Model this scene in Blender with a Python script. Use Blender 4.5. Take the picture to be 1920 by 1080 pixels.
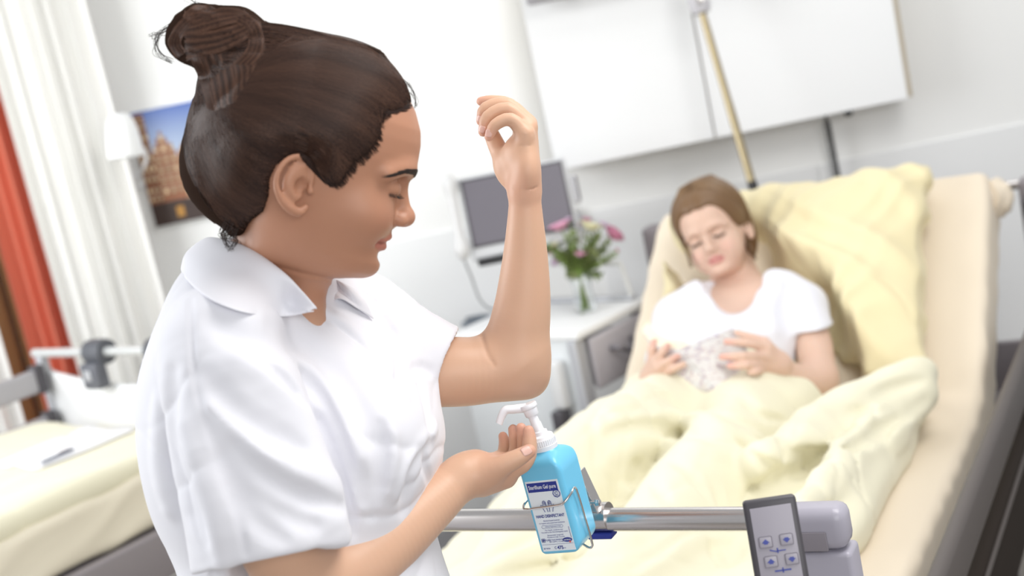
import bpy, bmesh, math, random
import numpy as np
from mathutils import Vector, Matrix

for _o in list(bpy.data.objects):
    bpy.data.objects.remove(_o, do_unlink=True)
SC = bpy.context.scene
COL = SC.collection

# ---------------------------------------------------------------- camera
FPX = 2650.0                       # focal length in pixels of the 1920 px frame
PITCH, ROLL, CAMZ = math.radians(10.73), math.radians(12.19), 1.60
F_ = np.array([0, math.cos(PITCH), -math.sin(PITCH)])
_U0 = np.array([0, math.sin(PITCH), math.cos(PITCH)])
_R0 = np.array([1.0, 0, 0])
R_ = math.cos(ROLL) * _R0 - math.sin(ROLL) * _U0
U_ = math.sin(ROLL) * _R0 + math.cos(ROLL) * _U0
CAM = np.array([0, 0, CAMZ])
cd = bpy.data.cameras.new('camera')
cd.sensor_width = 36.0
cd.lens = FPX / 1920 * 36.0
cd.clip_start = 0.05
cam = bpy.data.objects.new('camera', cd)
COL.objects.link(cam)
cam.matrix_world = Matrix(((R_[0], U_[0], -F_[0], 0), (R_[1], U_[1], -F_[1], 0), (R_[2], U_[2], -F_[2], CAMZ), (0, 0, 0, 1)))
cd.dof.use_dof = True
cd.dof.focus_distance = 1.66
cd.dof.aperture_fstop = 3.4
SC.camera = cam

# ---------------------------------------------------------------- world, lights, exposure
wd = bpy.data.worlds.new('daylit_room')
SC.world = wd
wd.use_nodes = True
_bg = wd.node_tree.nodes['Background']
_bg.inputs['Color'].default_value = (0.96, 0.98, 1.0, 1)
_bg.inputs['Strength'].default_value = 0.40

# the sky is brighter low down on the side the garden window faces
_nt = wd.node_tree
_tc = _nt.nodes.new('ShaderNodeTexCoord'); _sx = _nt.nodes.new('ShaderNodeSeparateXYZ')
_ma = _nt.nodes.new('ShaderNodeMapRange'); _ma.interpolation_type = 'SMOOTHSTEP'
for _i, _v in enumerate((0.55, 0.85, 0.0, 1.0)): _ma.inputs[_i + 1].default_value = _v
_mb = _nt.nodes.new('ShaderNodeMapRange'); _mb.interpolation_type = 'SMOOTHSTEP'
for _i, _v in enumerate((0.12, 0.30, 1.0, 0.0)): _mb.inputs[_i + 1].default_value = _v
_mm = _nt.nodes.new('ShaderNodeMath'); _mm.operation = 'MULTIPLY'
_mr = _nt.nodes.new('ShaderNodeMapRange'); _mr.inputs[3].default_value = 0.40; _mr.inputs[4].default_value = 1.1
_nt.links.new(_tc.outputs['Generated'], _sx.inputs[0])
_nt.links.new(_sx.outputs['Y'], _ma.inputs[0]); _nt.links.new(_sx.outputs['Z'], _mb.inputs[0])
_nt.links.new(_ma.outputs[0], _mm.inputs[0]); _nt.links.new(_mb.outputs[0], _mm.inputs[1])
_nt.links.new(_mm.outputs[0], _mr.inputs[0]); _nt.links.new(_mr.outputs[0], _bg.inputs['Strength'])

def area_light(name, loc, target, sx, sy, power, col=(1, 1, 1)):
    d = bpy.data.lights.new(name, 'AREA')
    d.shape = 'RECTANGLE'; d.size = sx; d.size_y = sy; d.energy = power; d.color = col
    o = bpy.data.objects.new(name, d); COL.objects.link(o)
    o.location = loc
    o.rotation_euler = (Vector(target) - Vector(loc)).to_track_quat('-Z', 'Y').to_euler()
    return o
area_light('window_daylight', (-2.6, 2.3, 2.0), (0.3, 3.4, 1.0), 2.2, 1.8, 60, (0.97, 0.985, 1.0))
area_light('upper_right_key', (1.0, 1.5, 2.7), (-0.1, 1.5, 1.2), 1.2, 1.0, 26, (1.0, 0.98, 0.95))  # unseen key light added from upper right for the forehead highlight
area_light('rear_fill_light', (1.2, -2.2, 2.2), (0.2, 2.0, 1.2), 2.4, 1.6, 46, (1.0, 0.99, 0.98))  # soft frontal fill added behind the camera, no window modelled there
area_light('far_ceiling_lamp', (1.0, 3.3, 2.7), (1.0, 3.6, 0.9), 1.6, 0.8, 8, (1.0, 0.99, 0.97))

SC.view_settings.view_transform = 'Standard'
SC.view_settings.look = 'None'
SC.view_settings.gamma = 1.0
SC.view_settings.use_curve_mapping = False
SC.view_settings.exposure = 0.35

# ---------------------------------------------------------------- placing helpers
def ray(px, py):
    return R_ * ((px - 960) / FPX) + U_ * ((540 - py) / FPX) + F_
def P(px, py, Z):
    """point seen at pixel (px,py) at camera depth Z"""
    return CAM + ray(px, py) * Z
def S(px, Z):
    """length in metres of px pixels at depth Z"""
    return px * Z / FPX
PHI = math.radians(-5)
WD = np.array([math.cos(PHI), math.sin(PHI), 0.0])      # along the back wall
WN = np.array([-math.sin(PHI), math.cos(PHI), 0.0])     # into the back wall
ZV = np.array([0, 0, 1.0])
W0 = np.array([0.5, 4.15, 0.0])
def onplane(px, py, p0, n):
    r = ray(px, py)
    return CAM + r * (((p0 - CAM) @ n) / (r @ n))
def WP(px, py, off=0.0):
    """point seen at pixel on the plane standing off the back wall"""
    return onplane(px, py, W0 - WN * off, WN)
def wuv(p):
    d = np.asarray(p) - W0
    return d @ WD, p[2]
def wpt(u, z, off=0.0):
    return W0 + WD * u - WN * off + np.array([0, 0, z])
YAW = math.radians(28.27)
BD = np.array([math.sin(YAW), math.cos(YAW), 0.0])      # bed foot -> head
BL = np.array([math.cos(YAW), -math.sin(YAW), 0.0])     # bed left -> right
B0 = np.array([-0.146, 1.735, 0.0])
def BP(s, t, z):
    return B0 + BD * s + BL * t + ZV * z

# ---------------------------------------------------------------- objects
def tag(o, label=None, cat=None, group=None, kind=None):
    if label: o['label'] = label
    if cat: o['category'] = cat
    if group: o['group'] = group
    if kind: o['kind'] = kind
    return o
def empty(name, loc, label=None, cat=None, group=None):
    o = bpy.data.objects.new(name, None); COL.objects.link(o)
    o.location = tuple(loc); o.empty_display_size = 0.1
    return tag(o, label, cat, group)
def link_mesh(name, me, m=None, parent=None, smooth=True):
    o = bpy.data.objects.new(name, me); COL.objects.link(o)
    if m is not None and not me.materials: me.materials.append(m)
    if smooth and len(me.polygons): me.polygons.foreach_set('use_smooth', np.ones(len(me.polygons), bool))
    if parent is not None:
        o.parent = parent
        pm = Matrix.Identity(4)
        q = parent
        while q is not None:
            pm = q.matrix_basis @ pm if q.parent is None else q.matrix_parent_inverse @ q.matrix_basis @ pm
            q = q.parent
        o.matrix_parent_inverse = pm.inverted()
    return o
def mesh_arrays(name, v, f):
    v = np.asarray(v, float)
    me = bpy.data.meshes.new(name)
    if isinstance(f, np.ndarray):
        n, k = f.shape
        me.vertices.add(len(v)); me.vertices.foreach_set('co', v.astype(np.float32).ravel())
        me.loops.add(n * k); me.loops.foreach_set('vertex_index', f.astype(np.int32).ravel())
        me.polygons.add(n); me.polygons.foreach_set('loop_start', np.arange(0, n * k, k, dtype=np.int32))
        me.update(calc_edges=True)
    else:
        me.from_pydata([tuple(x) for x in v], [], f)
        me.update()
    return me

class MB:
    """collects pieces, builds one mesh object"""
    def __init__(self): self.v = []; self.f = []; self.mi = []; self.cur = 0
    def add(self, v, f, mi=None):
        b = len(self.v); self.v.extend([tuple(x) for x in v]); self.f.extend([tuple(i + b for i in q) for q in f])
        self.mi.extend([self.cur if mi is None else mi] * len(f)); return self
    def frame_box(self, o, ax, ay, az, lo, hi, bev=0.0):
        """box in frame (o; ax, ay, az) from lo to hi"""
        bm = bmesh.new(); bmesh.ops.create_cube(bm, size=1.0)
        lo = np.array(lo, float); hi = np.array(hi, float)
        for w in bm.verts:
            c = [(lo[i] + hi[i]) / 2 + w.co[i] * (hi[i] - lo[i]) for i in range(3)]
            w.co = Vector(c)
        if bev > 0:
            bmesh.ops.bevel(bm, geom=list(bm.edges), offset=bev, segments=3, affect='EDGES', profile=0.5)
        bm.verts.ensure_lookup_table()
        v = [np.asarray(o) + np.asarray(ax) * w.co[0] + np.asarray(ay) * w.co[1] + np.asarray(az) * w.co[2] for w in bm.verts]
        f = [[w.index for w in q.verts] for q in bm.faces]
        bm.free()
        return self.add(v, f)
    def tube(self, pts, r, seg=12, smooth=0, cap=True, flat=1.0, upv=None):
        pts = [np.asarray(p, float) for p in pts]
        rs = list(r) if hasattr(r, '__len__') else [r] * len(pts)
        if smooth: pts, rs = catmull(pts, rs, smooth)
        v, f = tube_geo(pts, rs, seg, cap, flat, upv)
        return self.add(v, f)
    def lathe(self, o, axis, prof, seg=32, side=None):
        """prof: list of (radius, height along axis)"""
        a = np.asarray(axis, float); a = a / np.linalg.norm(a)
        s = np.cross(a, [0.31, 0.7, 0.21]) if side is None else np.asarray(side, float); s /= np.linalg.norm(s)
        t = np.cross(a, s)
        v = []; f = []
        for (r, h) in prof:
            for k in range(seg):
                an = 2 * math.pi * k / seg
                v.append(np.asarray(o) + a * h + (s * math.cos(an) + t * math.sin(an)) * r)
        for i in range(len(prof) - 1):
            for k in range(seg):
                k2 = (k + 1) % seg
                f.append((i * seg + k, i * seg + k2, (i + 1) * seg + k2, (i + 1) * seg + k))
        if prof[0][0] > 1e-5: f.append(tuple(range(seg))[::-1])
        if prof[-1][0] > 1e-5: f.append(tuple((len(prof) - 1) * seg + k for k in range(seg)))
        return self.add(v, f)
    def prism(self, poly, n, depth):
        """flat polygon (list of 3D points) given thickness depth along n"""
        n = np.asarray(n, float); k = len(poly)
        v = [np.asarray(p) for p in poly] + [np.asarray(p) + n * depth for p in poly]
        f = [tuple(range(k))[::-1], tuple(range(k, 2 * k))] + [(i, (i + 1) % k, k + (i + 1) % k, k + i) for i in range(k)]
        return self.add(v, f)
    def sheet(self, fn, nu, nv, thick=None):
        v = []; f = []
        for j in range(nv + 1):
            for i in range(nu + 1): v.append(np.asarray(fn(i / nu, j / nv), float))
        for j in range(nv):
            for i in range(nu):
                a = j * (nu + 1) + i; f.append((a, a + 1, a + nu + 2, a + nu + 1))
        return self.add(v, f)
    def build(self, name, m, parent=None, smooth=True, bevel=0.0, solid=0.0, mats=None, sharp=40):
        me = mesh_arrays(name, self.v, self.f)
        bm = bmesh.new(); bm.from_mesh(me); bmesh.ops.recalc_face_normals(bm, faces=bm.faces); bm.to_mesh(me); bm.free()
        for x in (mats or ([m] if m else [])): me.materials.append(x)
        if mats: me.polygons.foreach_set('material_index', np.array(self.mi, np.int32))
        o = link_mesh(name, me, None, parent, smooth)
        if smooth and sharp:
            me.set_sharp_from_angle(angle=math.radians(sharp))
        if solid:
            q = o.modifiers.new('solid', 'SOLIDIFY'); q.thickness = solid; q.offset = 0
        if bevel:
            q = o.modifiers.new('bevel', 'BEVEL'); q.width = bevel; q.segments = 3; q.limit_method = 'ANGLE'; q.angle_limit = math.radians(35)
        return o

def catmull(pts, rs, n):
    P_ = [np.append(p, r) for p, r in zip(pts, rs)]
    P_ = [2 * P_[0] - P_[1]] + P_ + [2 * P_[-1] - P_[-2]]
    out = []
    for i in range(1, len(P_) - 2):
        a, b, c, d = P_[i - 1:i + 3]
        for k in range(n):
            t = k / n
            out.append(0.5 * (2 * b + (c - a) * t + (2 * a - 5 * b + 4 * c - d) * t * t + (3 * b - a - 3 * c + d) * t ** 3))
    out.append(P_[-2])
    return [o[:-1] for o in out], [max(o[-1], 1e-5) for o in out]
def tube_geo(pts, rs, seg, cap=True, flat=1.0, upv=None):
    n = len(pts); T = []
    for i in range(n):
        t = pts[min(i + 1, n - 1)] - pts[max(i - 1, 0)]; T.append(t / (np.linalg.norm(t) + 1e-12))
    s = np.cross(T[0], [0.3, 0.2, 0.9]) if upv is None else np.cross(T[0], upv)
    s /= np.linalg.norm(s); v = []
    for i in range(n):
        s = s - T[i] * (s @ T[i]) if upv is None else np.cross(T[i], upv)
        s /= np.linalg.norm(s) + 1e-12
        w = np.cross(T[i], s)
        for k in range(seg):
            a = 2 * math.pi * k / seg
            v.append(pts[i] + (s * math.cos(a) + w * math.sin(a) * flat) * rs[i])
    f = [(i * seg + k, i * seg + (k + 1) % seg, (i + 1) * seg + (k + 1) % seg, (i + 1) * seg + k) for i in range(n - 1) for k in range(seg)]
    if cap: f += [tuple(range(seg))[::-1], tuple((n - 1) * seg + k for k in range(seg))]
    return v, f

# ---------------------------------------------------------------- materials
def mat(name, col, rough=0.5, metal=0.0, bump=None, sss=0.0, sheen=0.0, trans=0.0, emit=0.0, coat=0.0, var=None, ior=1.45, spec=0.5):
    """bump = (scale, strength, distance); var = (scale, second colour)"""
    m = bpy.data.materials.new(name); m.use_nodes = True
    nt = m.node_tree; b = nt.nodes['Principled BSDF']
    c4 = tuple(col) + (1,)
    b.inputs['Base Color'].default_value = c4
    b.inputs['Roughness'].default_value = rough; b.inputs['Metallic'].default_value = metal
    b.inputs['IOR'].default_value = ior; b.inputs['Specular IOR Level'].default_value = spec
    if sss:
        b.inputs['Subsurface Weight'].default_value = sss; b.inputs['Subsurface Radius'].default_value = (1.0, 0.35, 0.2)
        b.inputs['Subsurface Scale'].default_value = 0.006
    if sheen: b.inputs['Sheen Weight'].default_value = sheen
    if trans: b.inputs['Transmission Weight'].default_value = trans
    if coat: b.inputs['Coat Weight'].default_value = coat; b.inputs['Coat Roughness'].default_value = 0.1
    if emit: b.inputs['Emission Color'].default_value = c4; b.inputs['Emission Strength'].default_value = emit
    tc = nt.nodes.new('ShaderNodeTexCoord')
    if var:
        n = nt.nodes.new('ShaderNodeTexNoise'); n.inputs['Scale'].default_value = var[0]; n.inputs['Detail'].default_value = 4
        r = nt.nodes.new('ShaderNodeMix'); r.data_type = 'RGBA'
        r.inputs[6].default_value = c4; r.inputs[7].default_value = tuple(var[1]) + (1,)
        nt.links.new(tc.outputs['Object'], n.inputs['Vector']); nt.links.new(n.outputs['Fac'], r.inputs[0])
        nt.links.new(r.outputs[2], b.inputs['Base Color'])
    if bump:
        n = nt.nodes.new('ShaderNodeTexNoise'); n.inputs['Scale'].default_value = bump[0]; n.inputs['Detail'].default_value = 5
        u = nt.nodes.new('ShaderNodeBump'); u.inputs['Strength'].default_value = bump[1]; u.inputs['Distance'].default_value = bump[2]
        nt.links.new(tc.outputs['Object'], n.inputs['Vector']); nt.links.new(n.outputs['Fac'], u.inputs['Height'])
        nt.links.new(u.outputs['Normal'], b.inputs['Normal'])
    return m
def attr_mat(name, rough=0.5, sss=0.0, bump=None, spec=0.5, attr='tint'):
    """base colour read from the mesh colour attribute (surface colour, with recess shade tinted into skin)"""
    m = mat(name, (0.5, 0.5, 0.5), rough, sss=sss, bump=bump, spec=spec)
    nt = m.node_tree; a = nt.nodes.new('ShaderNodeAttribute'); a.attribute_name = attr
    nt.links.new(a.outputs['Color'], nt.nodes['Principled BSDF'].inputs['Base Color'])
    return m
def set_tint(o, cols):
    me = o.data
    a = me.color_attributes.new('tint', 'FLOAT_COLOR', 'POINT')
    c = np.ones((len(me.vertices), 4), np.float32); c[:, :3] = cols
    a.data.foreach_set('color', c.ravel())
def get_co(me):
    a = np.empty(len(me.vertices) * 3, np.float32); me.vertices.foreach_get('co', a); return a.reshape(-1, 3).astype(float)

# ---------------------------------------------------------------- signed-distance sculpting
class SDF:
    def __init__(self): self.ops = []
    def _a(self, op, fn, k): self.ops.append((op, fn, k)); return self
    def u(self, fn, k=0.0): return self._a('u', fn, k)
    def s(self, fn, k=0.0): return self._a('s', fn, k)      # carve away
    def i(self, fn, k=0.0): return self._a('i', fn, k)      # keep only inside
    def d(self, fn, amp): return self._a('d', fn, amp)      # displace
    def ev(self, p, cull=None):
        d = np.full(len(p), 1e3)
        for n, (op, fn, k) in enumerate(self.ops):
            if cull is not None and not cull[n]: continue
            q = fn(p)
            if op == 'u': d = smin(d, q, k)
            elif op == 's': d = -smin(-d, q, k)
            elif op == 'i': d = -smin(-d, -q, k)
            else: d = d + q
        return d
    def mesh(self, name, lo, hi, res, B=8):
        _t = __import__('time').time()
        lo = np.array(lo, float); hi = np.array(hi, float)
        nb = np.maximum(1, np.ceil((hi - lo) / (res * B)).astype(int))
        N = nb * B + 1
        V = np.full(tuple(N), 1.0, np.float32)
        gi = np.stack(np.meshgrid(*[np.arange(x) for x in nb], indexing='ij'), -1).reshape(-1, 3)
        cen = lo + (gi + 0.5) * B * res
        h = B * res * math.sqrt(3) / 2
        cc = np.full(len(cen), 1e3); keep = []
        for (op, fn, k) in self.ops:
            q = fn(cen)
            if op == 'u': keep.append(q - h < cc + h + k); cc = smin(cc, q, k)
            elif op == 's': keep.append(-q + h > cc - h - k) if False else keep.append(q - h < -cc + h + k); cc = -smin(-cc, q, k)
            elif op == 'i': keep.append(np.ones(len(cen), bool)); cc = -smin(-cc, -q, k)
            else: keep.append(np.ones(len(cen), bool)); cc = cc + q
        keep = np.array(keep)
        act = np.abs(cc) < h * 1.12 + 0.002
        g = np.stack(np.meshgrid(*[np.arange(B + 1)] * 3, indexing='ij'), -1)
        gf = g.reshape(-1, 3) * res
        V[:] = 1.0
        ins = (cc < 0) & ~act
        for b in np.nonzero(ins)[0]:
            a = gi[b] * B; V[a[0]:a[0] + B + 1, a[1]:a[1] + B + 1, a[2]:a[2] + B + 1] = -1.0
        for b in np.nonzero(act)[0]:
            a = gi[b] * B
            val = self.ev(lo + a * res + gf, keep[:, b]).reshape(B + 1, B + 1, B + 1)
            V[a[0]:a[0] + B + 1, a[1]:a[1] + B + 1, a[2]:a[2] + B + 1] = val
        v, f = surfnet(V)
        v = lo + v * res
        me = mesh_arrays(name, v, f)
        from mathutils.bvhtree import BVHTree
        self.bvh = BVHTree.FromPolygons([tuple(x) for x in v], [tuple(x) for x in f.tolist()])
        return me
def smin(a, b, k):
    if k <= 0: return np.minimum(a, b)
    h = np.maximum(k - np.abs(a - b), 0) / k
    return np.minimum(a, b) - h * h * k * 0.25
def surfnet(V):
    I = V < 0
    c = np.zeros(tuple(np.array(V.shape) - 1), np.int8)
    sl = [slice(0, -1), slice(1, None)]
    for a in (0, 1):
        for b in (0, 1):
            for e in (0, 1): c += I[sl[a], sl[b], sl[e]]
    A = np.argwhere((c > 0) & (c < 8))
    idx = np.full(c.shape, -1, np.int32); idx[A[:, 0], A[:, 1], A[:, 2]] = np.arange(len(A))
    acc = np.zeros((len(A), 3)); cnt = np.zeros(len(A))
    cor = [(a, b, e) for a in (0, 1) for b in (0, 1) for e in (0, 1)]
    vals = {q: V[A[:, 0] + q[0], A[:, 1] + q[1], A[:, 2] + q[2]] for q in cor}
    for q in cor:
        for ax in range(3):
            if q[ax] == 0:
                r = list(q); r[ax] = 1; r = tuple(r)
                va, vb = vals[q], vals[r]; m = (va < 0) != (vb < 0)
                t = va[m] / (va[m] - vb[m] + 1e-12)
                p = np.tile(np.array(q, float), (m.sum(), 1)); p[:, ax] = t
                acc[m] += p; cnt[m] += 1
    vert = A + acc / cnt[:, None]
    F = []
    for ax in range(3):
        s0 = [slice(None)] * 3; s1 = [slice(None)] * 3; s0[ax] = slice(0, -1); s1[ax] = slice(1, None)
        a, b = I[tuple(s0)], I[tuple(s1)]
        E = np.argwhere(a != b)
        o1, o2 = [(1, 2), (2, 0), (0, 1)][ax]
        ok = (E[:, o1] > 0) & (E[:, o2] > 0) & (E[:, o1] < c.shape[o1]) & (E[:, o2] < c.shape[o2])
        E = E[ok]
        fl = a[E[:, 0], E[:, 1], E[:, 2]]
        def gx(d1, d2):
            q = E.copy(); q[:, o1] += d1; q[:, o2] += d2
            return idx[q[:, 0], q[:, 1], q[:, 2]]
        Q = np.stack([gx(-1, -1), gx(0, -1), gx(0, 0), gx(-1, 0)], 1)
        Q[~fl] = Q[~fl][:, ::-1]
        F.append(Q[(Q >= 0).all(1)])
    return vert, np.concatenate(F)

# primitives: every one returns fn(points Nx3) -> signed distance
def sph(c, r):
    c = np.asarray(c, float)
    return lambda p: np.linalg.norm(p - c, axis=1) - r
def ell(c, r, ax=None):
    c = np.asarray(c, float); r = np.asarray(r, float); A = None if ax is None else np.array([a / np.linalg.norm(a) for a in np.asarray(ax, float)])
    def fn(p):
        q = p - c
        if A is not None: q = q @ A.T
        k0 = np.linalg.norm(q / r, axis=1); k1 = np.linalg.norm(q / (r * r), axis=1)
        return np.where(k0 < 1e-4, -r.min(), k0 * (k0 - 1) / np.maximum(k1, 1e-9))
    return fn
def cap(a, b, ra, rb=None):
    a = np.asarray(a, float); b = np.asarray(b, float); rb = ra if rb is None else rb
    ab = b - a; L = ab @ ab + 1e-12
    def fn(p):
        t = np.clip((p - a) @ ab / L, 0, 1)
        return np.linalg.norm(p - a - t[:, None] * ab, axis=1) - (ra + (rb - ra) * t)
    return fn
def chain(pts, rs, n=4, flat=None):
    """smooth tapering limb through points; flat=(dir, factor) thins it along dir"""
    rs = rs if hasattr(rs, '__len__') else [rs] * len(pts)
    if n: pts, rs = catmull([np.asarray(p, float) for p in pts], rs, n)
    Q = np.array(pts); rr = np.array(rs)
    if flat is not None:
        fd = np.asarray(flat[0], float); fd = fd / np.linalg.norm(fd); ff = flat[1]
    lo = Q.min(0) - rr.max(); hi = Q.max(0) + rr.max()
    QQ = Q
    if flat is not None: QQ = Q + (Q @ fd)[:, None] * fd * (1 / ff - 1)
    A_, AB = QQ[:-1], QQ[1:] - QQ[:-1]; LL = (AB * AB).sum(1) + 1e-12; ra, dr = rr[:-1], rr[1:] - rr[:-1]
    def fn(p):
        pp = p
        if flat is not None: pp = p + (p @ fd)[:, None] * fd * (1 / ff - 1)
        idx = range(len(A_))
        if len(p) > 16:
            c = (pp.min(0) + pp.max(0)) / 2; h = np.linalg.norm(pp.max(0) - pp.min(0)) / 2
            if h < .06:
                t = np.clip(((c - A_) * AB).sum(1) / LL, 0, 1)
                dc = np.linalg.norm(c - A_ - t[:, None] * AB, axis=1) - (ra + dr * t)
                idx = np.nonzero(dc <= dc.min() + 2 * h + 1e-6)[0]
        d = np.full(len(p), 1e9)
        for i in idx:
            v = pp - A_[i]; t = np.clip(v @ AB[i] / LL[i], 0, 1)
            v -= t[:, None] * AB[i]
            d = np.minimum(d, np.sqrt(np.einsum('ij,ij->i', v, v)) - (ra[i] + dr[i] * t))
        if flat is not None: d = d * (ff if ff < 1 else 1)
        return d
    return fn
def rbox(c, ax, half, r=0.0):
    c = np.asarray(c, float); A = np.array([np.asarray(a, float) / np.linalg.norm(a) for a in ax]); half = np.asarray(half, float) - r
    def fn(p):
        q = np.abs((p - c) @ A.T) - half
        return np.linalg.norm(np.maximum(q, 0), axis=1) + np.minimum(q.max(1), 0) - r
    return fn
def plane(c, n):
    c = np.asarray(c, float); n = np.asarray(n, float); n = n / np.linalg.norm(n)
    return lambda p: (p - c) @ n
def imax(f, g, k=0.0):
    return lambda p: -smin(-f(p), -g(p), k)
def isub(f, g, k=0.0):
    return lambda p: -smin(-f(p), g(p), k)
def iun(f, g, k=0.0):
    return lambda p: smin(f(p), g(p), k)
def loc(fn, O, A):
    """evaluate fn in the frame with origin O and row axes A"""
    O = np.asarray(O, float); A = np.asarray(A, float)
    return lambda p: fn((p - O) @ A.T)
def wav(seed, freq, n=6, warp=0.4):
    """smooth random field in about [-1,1]; freq = cycles per metre"""
    rg = np.random.RandomState(seed)
    K = rg.normal(size=(n, 3)); K /= np.linalg.norm(K, axis=1)[:, None]; K *= (freq * 2 * math.pi * rg.uniform(0.7, 1.3, n))[:, None]
    ph = rg.uniform(0, 6.28, n)
    def fn(p):
        o = np.zeros(len(p))
        for i in range(n): o = o + np.sin(p @ K[i] + ph[i] + warp * np.sin(p @ K[(i + 1) % n] * 0.5 + ph[i] * 2))
        return o / n * 1.6
    return fn
def ridge(seed, direction, freq, warp=1.2, sharp=1.0):
    """long fold ridges running across `direction` (unit vector), 0..1 with sharp crests"""
    d = np.asarray(direction, float); d = d / np.linalg.norm(d)
    w = wav(seed, freq * 0.35, 5); w2 = wav(seed + 7, freq * 0.2, 5)
    def fn(p):
        a = p @ d * freq * 2 * math.pi + warp * 2.2 * w(p)
        r = 0.5 + 0.5 * np.sin(a)
        return (r ** sharp) * (0.55 + 0.45 * w2(p))
    return fn
def crease(seed, direction, freq, warp=1.2, p=5):
    """narrow valleys between smooth planes, 0..1"""
    d = np.asarray(direction, float); d = d / np.linalg.norm(d)
    w = wav(seed, freq * 0.3, 5); w2 = wav(seed + 7, freq * 0.35, 5)
    def fn(q):
        a = q @ d * freq * math.pi + warp * 2.2 * w(q)
        return (1 - np.abs(np.sin(a))) ** p * np.clip(.35 + w2(q), 0, 1)
    return fn
def trace(sdf, px, py, z0=0.9, z1=4.4, bias=0.0):
    """camera ray against a sculpted field; returns the surface point or None"""
    r = ray(px, py)
    if getattr(sdf, 'bvh', None):
        h = sdf.bvh.ray_cast(Vector(CAM + r * z0), Vector(r))
        return None if h[0] is None else np.array(h[0])
    fn = sdf.ev if isinstance(sdf, SDF) else sdf
    ts = np.linspace(z0, z1, 96)
    for _ in range(4):                       # march all samples at once, then refine the first crossing
        d = fn(CAM + ts[:, None] * r); k = np.nonzero(d < 0)[0]
        if len(k) == 0: return None
        k = k[0]
        if k == 0: return CAM + r * ts[0]
        ts = np.linspace(ts[k - 1], ts[k], 12)
    return CAM + r * ts[0]
def push_out(sdf, p, lift):
    """nearest point of the sculpted surface, lifted along its normal"""
    h = sdf.bvh.find_nearest(Vector(p))
    return np.array(h[0]) + np.array(h[1]) * lift
def strands(name, paths, r0, r1, m, parent, seg=4):
    """many fine hair tubes in one mesh. paths: array (n, k, 3)"""
    Pn = np.asarray(paths, float); n, k, _ = Pn.shape
    T = np.gradient(Pn, axis=1); T /= np.linalg.norm(T, axis=2)[:, :, None] + 1e-9
    up = np.array([0.31, 0.52, 0.79]); s = np.cross(T, up); s /= np.linalg.norm(s, axis=2)[:, :, None] + 1e-9
    w = np.cross(T, s)
    rr = np.linspace(r0, r1, k)[None, :, None]
    V = np.stack([Pn + (s * math.cos(2 * math.pi * j / seg) + w * math.sin(2 * math.pi * j / seg)) * rr for j in range(seg)], 2)
    V = V.reshape(-1, 3)
    i = np.arange(n)[:, None, None] * k * seg + np.arange(k - 1)[None, :, None] * seg
    j = np.arange(seg)[None, None, :]; j2 = (j + 1) % seg
    Fq = np.stack([i + j, i + j2, i + seg + j2, i + seg + j], -1).reshape(-1, 4)
    return link_mesh(name, mesh_arrays(name, V, Fq), m, parent)

# ================================================================ materials shared
M_wall = mat('wall_paint', (0.90, 0.905, 0.895), 0.85, bump=(140, 0.08, 0.002))
M_white = mat('white_laminate', (0.86, 0.87, 0.88), 0.35, bump=(60, 0.03, 0.001))
M_panel = mat('pale_wall_panel', (0.86, 0.87, 0.875), 0.7)
M_floor = mat('linoleum', (0.36, 0.33, 0.30), 0.45, var=(30, (0.30, 0.275, 0.25)))
M_beige = mat('beige_edge', (0.56, 0.49, 0.38), 0.5)
M_steel = mat('brushed_steel', (0.66, 0.63, 0.62), 0.26, 1.0, bump=(180, 0.05, 0.0005))
M_chrome = mat('chrome', (0.72, 0.71, 0.70), 0.08, 1.0)
M_grey = mat('grey_lacquer', (0.27, 0.245, 0.26), 0.4)
M_dgrey = mat('dark_grey_plastic', (0.075, 0.07, 0.08), 0.42)
M_lgrey = mat('light_grey_metal', (0.50, 0.51, 0.54), 0.35, 0.3)
M_lilac = mat('lilac_grey_plastic', (0.40, 0.385, 0.45), 0.32, bump=(400, 0.06, 0.0006))
M_black = mat('black_rubber', (0.02, 0.02, 0.022), 0.5)
M_wood = mat('oiled_wood', (0.52, 0.28, 0.13), 0.45, var=(14, (0.38, 0.19, 0.08)))
M_glass = mat('clear_glass', (0.97, 0.99, 0.99), 0.02, trans=1.0)

# ---------------------------------------------------------------- setting
fl = MB(); fl.frame_box((0, 0, 0), (1, 0, 0), (0, 1, 0), (0, 0, 1), (-4, -1.5, -0.1), (4, 4.9, 0))
tag(fl.build('floor', M_floor, smooth=False), kind='structure')
UW0, UW1 = -3.1, -1.98            # window opening along the wall
wl = MB()
for (a, b, c, d) in ((UW1, 3.2, 0, 3.0), (-4.2, UW0, 0, 3.0), (UW0, UW1, 0, 0.04), (UW0, UW1, 2.5, 3.0)):
    wl.frame_box(W0 * [1, 1, 0], WD, -WN, ZV, (a, -0.2, c), (b, 0, d))
tag(wl.build('wall_back', M_wall, smooth=False), kind='structure')
UM = wuv(WP(8, 720))[0]
# floor-length wooden glazed door by the curtains
wf = MB()
for (a, b, c, d) in ((UW0, UW0 + 0.09, 0.04, 2.5), (UW1 - 0.07, UW1, 0.04, 2.5), (UW0, UW1, 0.04, 0.2), (UW0, UW1, 2.41, 2.5), (UM - .05, UM + .05, 0.2, 2.41), (UM - .35, UM - .05, .2, .88)):
    wf.frame_box(W0 * [1, 1, 0], WD, -WN, ZV, (a, -0.16, c), (b, -0.04, d), 0.006)
wfo = tag(wf.build('window_1', M_wood, smooth=False), kind='structure')
gp = MB(); gp.frame_box(W0 * [1, 1, 0], WD, -WN, ZV, (UW0 + 0.08, -0.105, 0.19), (UW1 - 0.06, -0.098, 2.42))
gp.build('window_pane', M_glass, wfo, smooth=False)
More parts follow.
